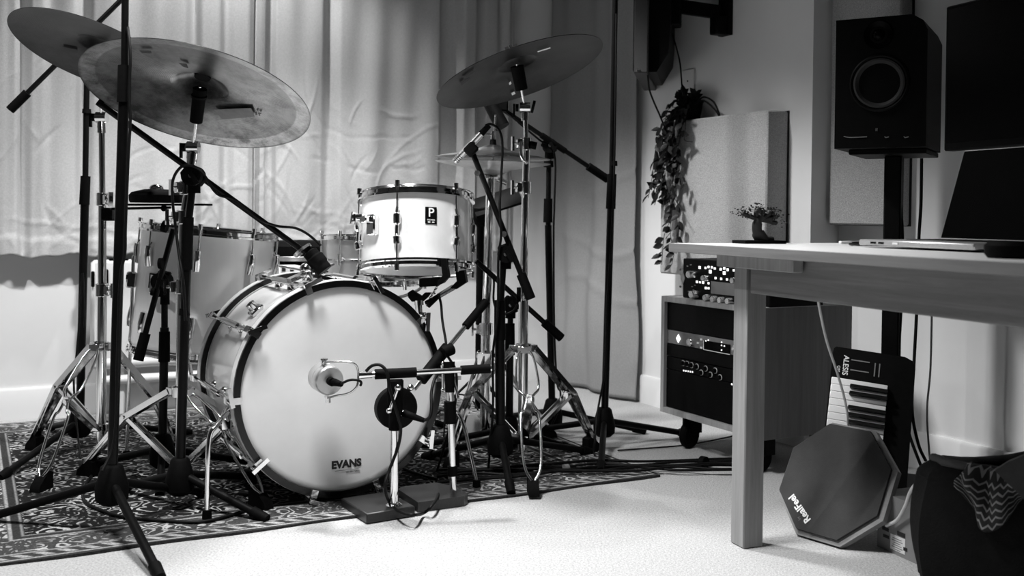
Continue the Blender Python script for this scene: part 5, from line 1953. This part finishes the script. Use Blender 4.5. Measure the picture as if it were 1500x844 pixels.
# fat black microphone at the drum top
fm_b, fm_f = P(447, 361, 2.905), P(476, 397, 2.90)
fm = thing('microphone', 'thick black microphone at the end of the long boom above the bass drum', 'microphone', (fm_b + fm_f) / 2, 'microphones')
MB().tube([fm_b, fm_b.lerp(fm_f, .3), fm_b.lerp(fm_f, .65), fm_f], [.012, .022, .027, .024, .022], 16).build('body', M_rubber, fm)
MB().lathe([(.0265, -.004), (.029, -.004), (.029, .004), (.0265, .004)], P(443, 367, 2.90), (fm_f - fm_b), 18, closed=True).build('clip_ring', M_steel, m3)
# drum-mounted black microphones at the rack tom
c_ = P(655, 400, 2.90)
d1 = thing('microphone', 'black clip-on microphone bracket gripping the rack tom bottom hoop', 'microphone', P(650, 415, 2.90), 'microphones')
MB().prism([P(645, 379, 2.885), P(653, 379, 2.885), P(657, 406, 2.885), P(649, 415, 2.885), P(640, 419, 2.885), P(641, 411, 2.885), P(648, 404, 2.885)], V((.004, .03, 0))).build('bracket', M_black, d1)
MB().cbox(P(630, 413, 2.95), V((.06, 0, .004)), V((0, .05, 0)), Z * .024, .003).build('clamp', M_black, d1)
d2 = thing('microphone', 'black angled microphone on a short arm below the rack tom right side', 'microphone', P(665, 425, 2.98), 'microphones')
MB().prism([P(667, 398, 2.97), P(680, 396, 2.97), P(683, 414, 2.97), P(668, 424, 2.97), P(660, 421, 2.97), P(669, 412, 2.97)], V((.004, .035, 0))).build('body', M_black, d2)
MB().cyl(P(664, 421, 2.985), P(642, 434, 2.96), .009, .008, seg=12).build('arm', M_steel, d2)
MB().cyl(P(642, 434, 2.96), P(626, 446, 2.94), .007, .012, seg=12).build('arm_tip', M_black, d2)
d3 = thing('hoop_clamp', 'small chrome post with a black forked head on the bass drum upper right rim', 'clamp', P(614, 455, 2.93))
MB().cyl(P(614, 462, 2.93), P(613, 442, 2.93), .010, seg=14).cyl(P(614, 447, 2.93), P(613.6, 440, 2.93), .013, seg=14).build('post', M_chrome, d3)
MB().prism([P(597, 429, 2.925), P(603, 425, 2.925), P(612, 431, 2.925), P(617, 434, 2.925), P(622, 429, 2.925), P(631, 429, 2.925), P(626, 436, 2.925), P(619, 442, 2.925), P(603, 442, 2.925), P(598, 436, 2.925)], V((.002, .02, 0))).build('fork', M_rubber, d3)
mb = MB()
for k in range(5):
    mb.tube([P(625 + 3 * k, 448 - 6 * k, 2.95), P(628 + 3 * k, 440 - 5 * k, 2.94), P(632 + 2.5 * k, 446 - 8 * k, 2.95)], .003, 6)
mb.build('spring', M_chrome, d3)

# ------------------------------------------------------------------ kick microphone stand, front
f_l, f_r = G(537, 769), G(610, 757)
kx_ = (f_r - f_l).normalized()
ky_ = V((-kx_.y, kx_.x, 0))
kw, kdp = .138, .168
kb0 = f_l
k1t = thing('low_microphone_stand', 'front low stand with square black base and level chrome arm before the bass drum', 'stand', kb0 + kx_ * kw / 2 + ky_ * kdp / 2, 'low black-based microphone stands')
MB().cbox(kb0 + kx_ * kw / 2 + ky_ * kdp / 2 + Z * .0145, kx_ * kw, ky_ * kdp, Z * .027, .003).build('base_plate', M_darkwood, k1t)
kp0 = G(577, 741, .027)
KY = kp0.y
MB().cyl(kp0 + Z * .0, P(578, 618, KY), .0115, seg=18).build('pole', M_chrome, k1t)
MB().cyl(P(578, 630, KY), P(579, 598, KY), .0155, seg=16).build('pole_sleeve', M_rubber, k1t)
MB().lathe([(.022, 0), (.022, .004), (.013, .010), (.0115, .010)], kp0 - Z * .001, Z, 18).build('pole_collar', M_chrome, k1t)
MB().cbox(P(579, 580, KY), V((.040, .008, 0)), V((0, .028, 0)), Z * .085, .004).build('clamp_block', M_rubber, k1t)
ar0, ar1 = P(543, 549, KY - .01), P(720, 540, KY + .05)
au = (ar1 - ar0).normalized()
MB().cyl(ar0, ar1, .0075, seg=14).build('arm', M_chrome, k1t)
MB().cyl(P(549, 548.5, KY - .008), P(610, 545.5, KY + .014), .0135, seg=16).build('arm_sleeve', M_rubber, k1t)
MB().cyl(P(675, 542.5, KY + .036), P(718, 540, KY + .0495), .0125, seg=16).build('arm_grip', M_rubber, k1t)
MB().cyl(P(525, 550, KY - .018), P(545, 549, KY - .01), .011, .009, seg=14).build('swivel', M_chrome, k1t)
lv = MB().cyl(P(582, 571, KY - .03), P(571, 601, KY - .03), .0042, seg=10).ball(P(583, 568, KY - .03), .009).ball(P(570, 602, KY - .03), .0075)
lv.cyl(P(583, 568, KY - .035), P(583, 568, KY + .0), .005, seg=8)
lv.build('lever', M_chrome, k1t)

# silver microphone in its yoke
mf = P(483, 558, 2.64)
mdir = V((-.485, .875, .03)).normalized()
km = thing('microphone', 'silver drum-shaped microphone in a wire yoke before the bass drum head', 'microphone', mf, 'microphones')
M_micgrey = mat('matte_silver', .60, .32, .8, var=(30, .05))
MB().lathe([(0, -.003), (.034, -.003), (.037, .0), (.0385, .004), (.0385, .026), (.037, .027), (.0385, .028), (.0385, .062), (.036, .066), (0, .066)], mf, mdir, 40).build('body', M_micgrey, km)
xs = MB().cyl(mf - mdir * .002, mf - mdir * .022, .011, seg=14).build('connector', M_rubber, km)
MB().cyl(P(489, 560, 2.625), P(500, 563, 2.60), .0105, .007, seg=12).build('plug', M_rubber, km)
yk = [P(474, 533, 2.645), P(478, 531, 2.63), P(505, 530, 2.62), P(519, 533, 2.62), P(524, 541, 2.625), P(524.5, 556, 2.625), P(522, 567, 2.62), P(511, 576, 2.62), P(492, 580, 2.63), P(480, 583, 2.645)]
MB().tube(yk, .0028, 8).build('yoke', M_steel, km)
for px, py in ((474.5, 530), (480.5, 585)):
    MB().cyl(P(px, py - 5, 2.655), P(px, py + 5, 2.655), .007, seg=12).cyl(P(px, py - 5, 2.655), P(px, py - 2.5, 2.655), .0105, seg=12).build('yoke_screw', M_chrome, km)

# ------------------------------------------------------------------ kick microphone stand, rear
f_l2 = V((-.242, 2.700, 0))
bx2 = (V((-.105, 2.772, 0)) - f_l2).normalized()
by2 = V((-bx2.y, bx2.x, 0))
kb2 = f_l2 + bx2 * .07 + by2 * .085
k2t = thing('low_microphone_stand', 'rear low stand with cut-corner black base and chrome boom sloping up right', 'stand', kb2, 'low black-based microphone stands')
w2, d2_ = .155, .165
ol = [(0, 0), (w2 - .02, 0), (w2, .02), (w2, .10), (w2 - .03, d2_), (.02, d2_), (0, d2_ - .02)]
MB().prism([f_l2 + bx2 * a + by2 * b_ + Z * .001 for a, b_ in ol], Z * .027).build('base_plate', M_darkwood, k2t)
q0 = G(664, 722, .027)
K2Y = q0.y
MB().cyl(V((q0.x, q0.y, .02)), P(660, 572, K2Y), .0095, seg=16).build('pole', M_chrome, k2t)
MB().cyl(P(663, 697, K2Y), P(662.5, 683, K2Y), .014, seg=16).build('pole_collar', M_rubber, k2t)
MB().cyl(P(660, 620, K2Y), P(659, 588, K2Y), .0165, seg=16).build('pole_sleeve', M_rubber, k2t)
MB().cyl(P(659, 575, K2Y), P(658, 530, K2Y + .01), .013, .016, seg=14).build('upper_post', M_rubber, k2t)
g_ = P(712, 442, 2.99); h_ = P(606, 571, 2.78)
MB().cyl(h_, P(686, 473, 2.94), .0065, seg=12).build('boom', M_chrome, k2t)
MB().cyl(P(682, 478.5, 2.932), g_, .0125, seg=14).build('boom_grip', M_rubber, k2t)
MB().cyl(P(617, 557, 2.80), P(655, 509, 2.875), .0165, seg=16).build('boom_sleeve', M_rubber, k2t)
MB().cyl(P(648, 517, 2.84), P(662, 511, 2.86), .017, seg=16).build('boom_clamp', M_rubber, k2t)
MB().ball(P(649, 533, 2.83), .0075).ball(P(649, 571, 2.83), .006).cyl(P(649, 533, 2.83), P(649, 571, 2.83), .004, seg=8).build('lever', M_chrome, k2t)
MB().tube([P(655, 537, 2.85), P(662, 548, 2.85), P(671, 583, 2.84)], [.004, .004, .0055], 8).build('lever', M_chrome, k2t)
# round black microphone in front of the head
dc_ = P(581, 598, 2.745)
dm = thing('microphone', 'large round black disc microphone close to the bass drum head', 'microphone', dc_, 'microphones')
dn_ = V((.40, -.916, 0)).normalized()
MB().lathe([(0, .010), (.050, .010), (.0565, .006), (.0575, -.006), (.0565, -.022), (0, -.024)], dc_, dn_, 44).build('body', M_black, dm)
MB().cyl(P(575, 600, 2.70), P(592, 606, 2.69), .006, .009, seg=10).build('socket', M_steel, dm)
MB().cyl(P(592, 606, 2.69), P(621, 616, 2.66), .011, .0065, seg=12).build('plug', M_rubber, dm)
MB().ball(P(601, 568, 2.765), .010).build('joint', M_chrome, dm)

# ------------------------------------------------------------------ percussion pad on a thin bar
MB_ = thing('mounting_bar', 'thin black bar clamped to the left chrome cymbal stand', 'bar', P(165, 316, 3.10))
MB().cbox(P(160, 314, 3.12), V((.035, 0, 0)), V((0, .05, 0)), Z * .04, .004).build('clamp', M_black, MB_)
MB().cyl(P(164, 306, 3.10), P(250, 304, 3.05), .004, seg=8).build('rod', M_black, MB_)
MB().bar(P(184, 300, 3.08), P(305, 300, 3.02), .05, .006).build('bar', M_black, MB_)
pdc = P(229, 298.5, 3.055) + Z * .003
pdx = thing('percussion_pad', 'black domed percussion pad with a chrome cap left of the boom pivot', 'percussion', pdc)
MB().lathe([(0, 0), (.074, 0), (.077, .006), (.078, .022), (.070, .031), (.034, .040), (0, .041)], pdc, Z, 40).build('body', M_rubber, pdx)
MB().ball(pdc + Z * .040, .022, 18, 10, sz=V((0, 0, .75))).build('cap', M_chrome, pdx)
MB().ball(P(240, 305, 3.05), .010, 10, 8).build('knob', M_rubber, pdx)

# ------------------------------------------------------------------ bass drum pedal behind the drum
pdl = V((BC.x, BC.y, 0)) - BN * .56
pe_ = thing('drum_pedal', 'steel bass drum pedal behind the bass drum', 'pedal', pdl)
MB().cbox(pdl + Z * .012, BR * .10, BN * .26, Z * .014, .003).build('base', M_black, pe_)
MB().bar(pdl - BN * .12 + Z * .03, pdl + BN * .10 + Z * .085, .075, .010).build('footboard', M_steel, pe_)
for s in (-1, 1):
    MB().cyl(pdl + BN * .085 + BR * .055 * s + Z * .015, pdl + BN * .085 + BR * .055 * s + Z * .21, .008, seg=10).build('post', M_chrome, pe_)
MB().cyl(pdl + BN * .085 - BR * .06 + Z * .205, pdl + BN * .085 + BR * .06 + Z * .205, .007, seg=10).build('axle', M_chrome, pe_)

# ------------------------------------------------------------------ cables on and around the stands
def cable(pts, r, lab, group=None, name='cable', mm=None):
    return tag(MB().tube(pts, r, 7).build(name, mm or M_cable), lab, 'cable', group)


cable([P(470, 360, 2.91), P(452, 344, 2.90), P(432, 334, 2.88), P(405, 331, 2.85), P(378, 320, 2.81), P(345, 293, 2.77), P(318, 284, 2.74), P(300, 258, 2.71), P(287, 245, 2.66), P(268, 243, 2.65), P(254, 262, 2.66),
       P(253, 295, 2.69), P(257, 330, 2.70), P(262, 372, 2.68), P(268, 410, 2.66), P(272, 470, 2.665)], .0038, 'black cable wound along the long boom to the thick microphone')
cable([P(187, 40, 2.49), P(191, 80, 2.475), P(189, 140, 2.475), P(191, 175, 2.475), P(188, 230, 2.472), P(184, 330, 2.472), P(183, 372, 2.472), P(176, 410, 2.472), P(172, 520, 2.474), P(168, 640, 2.47), P(150, 690, 2.43)], .0036, 'black cable taped along the tallest left stand')
cable([P(903, 20, 3.455), P(900, 240, 3.455), P(895, 360, 3.452), P(889, 450, 3.452), P(886, 540, 3.452), P(876, 600, 3.43), P(872, 640, 3.36), G(872, 668, .006), G(900, 676, .006)], .0036, 'black cable hanging down beside the tall right stand')
cable([P(738, 160, 3.565), P(760, 180, 3.59), P(790, 205, 3.625), P(812, 225, 3.645), P(812, 300, 3.642), P(811, 345, 3.642), P(812, 480, 3.642), P(816, 560, 3.62), P(821, 575, 3.60), P(818, 600, 3.58), G(800, 640, .006)], .0036, 'black cable running down the stand behind the crash cymbal stand')
cable([P(711, 184, 3.09), P(720, 182, 3.09), P(732, 192, 3.09), P(736, 215, 3.08), P(734, 262, 3.07), P(732, 300, 3.05), P(734, 345, 3.045), P(730, 380, 3.045), P(729, 460, 3.052), P(722, 520, 3.05), P(722, 600, 3.04), G(715, 690, .010)], .0038, 'black cable looping down from the pencil microphone')
cable([P(700, 386, 3.27), P(722, 405, 3.29), P(723, 440, 3.29), P(730, 458, 3.30), P(741, 460, 3.30), P(752, 455, 3.30), P(757, 446, 3.30)], .0035, 'black cable looped below the short boom stand pivot')
cable([P(642, 430, 2.95), P(646, 446, 2.95), P(648, 470, 2.93), P(653, 500, 2.90), P(655, 520, 2.885), P(668, 545, 2.90), P(667, 590, 2.93), P(655, 640, 2.95), G(640, 690, .008)], .0038, 'black cable dropping from the rack tom microphones past the rear low stand')
cable([P(499, 562.5, 2.60), P(512, 557, 2.60), P(523, 557, 2.60), P(529, 560, 2.605), P(528, 565, 2.61)], .0034, 'short black cable end hooked through the microphone yoke')
cable([P(536, 544, 2.64), P(545, 536, 2.64), P(557, 535, 2.64), P(567, 546, 2.635), P(571, 570, 2.63), P(583, 610, 2.63), P(587, 630, 2.645), P(583, 655, 2.66), P(570, 690, 2.64), P(564, 715, 2.62), G(572, 738, .032), G(590, 752, .032), G(607, 754.5, .034), P(620, 752, 2.66), G(632, 742, .031), G(641, 728, .031), G(643, 716, .006)], .0042, 'black cable looping from the level arm down over both low stand bases')
cable([P(621, 616, 2.66), P(629, 612, 2.66), P(632, 600, 2.67), P(632, 575, 2.70), P(637, 555, 2.74), P(645, 545, 2.80)], .0042, 'black cable curving up from the round disc microphone')
cable([P(124, 480, 3.375), P(121, 400, 3.375), P(117, 460, 3.37), P(112, 520, 3.36), P(108, 545, 3.36), P(110, 600, 3.35), G(118, 672, .008)], .0034, 'black cable beside the leftmost black pole')
cable([G(140, 690, .012), G(124, 712, .012), G(124, 734, .012), G(150, 748, .012), G(180, 757, .012), G(240, 763, .012), G(300, 764, .012), G(360, 748, .012)], .0042, 'black cable lying across the rug before the tallest stand')
rcab = random.Random(21)
for k, (y0, y1) in enumerate(((690, 672), (697, 677), (703, 680), (694, 683), (700, 686), (706, 684))):
    pts = []
    for i in range(9):
        t = i / 8
        px = 640 + t * 470
        py = y0 + (y1 - y0) * t + rcab.uniform(-3.2, 3.2) - 5 * math.sin(t * 3.14)
        pts.append(G(px, py, .012 + .004 * (k % 3)))
    cable(pts, .0042, 'one of the black cables bundled along the floor from the rug to the rack', 'cables bundled on the floor')
tie = MB().cyl(G(1027, 677, .018), G(1034, 678.5, .018), .020, seg=14)
tag(tie.build('cable_tie', M_rubber), 'black strap wrapped around the floor cable bundle before the castor', 'strap')
tie = MB().cyl(G(826, 686, .016), G(832, 685, .016), .011, seg=14)
tag(tie.build('cable_tie', M_greypl), 'pale strap wrapped around the floor cables on the rug', 'strap')
cable([G(640, 702, .012), G(600, 690, .012), G(560, 670, .012), G(530, 640, .012)], .0042, 'black cable trailing under the bass drum')
cable([G(905, 660, .005), G(960, 656, .005), G(1005, 652, .005), G(1060, 642, .005), G(1100, 632, .005)], .0028, 'thin dark cable on the pale carpet behind the floor bundle')
cable([P(700, 600, 3.5), P(690, 585, 3.6), P(673, 578, 3.65), P(655, 590, 3.6), G(650, 640, .008)], .003, 'thin black cable arching behind the bass drum')
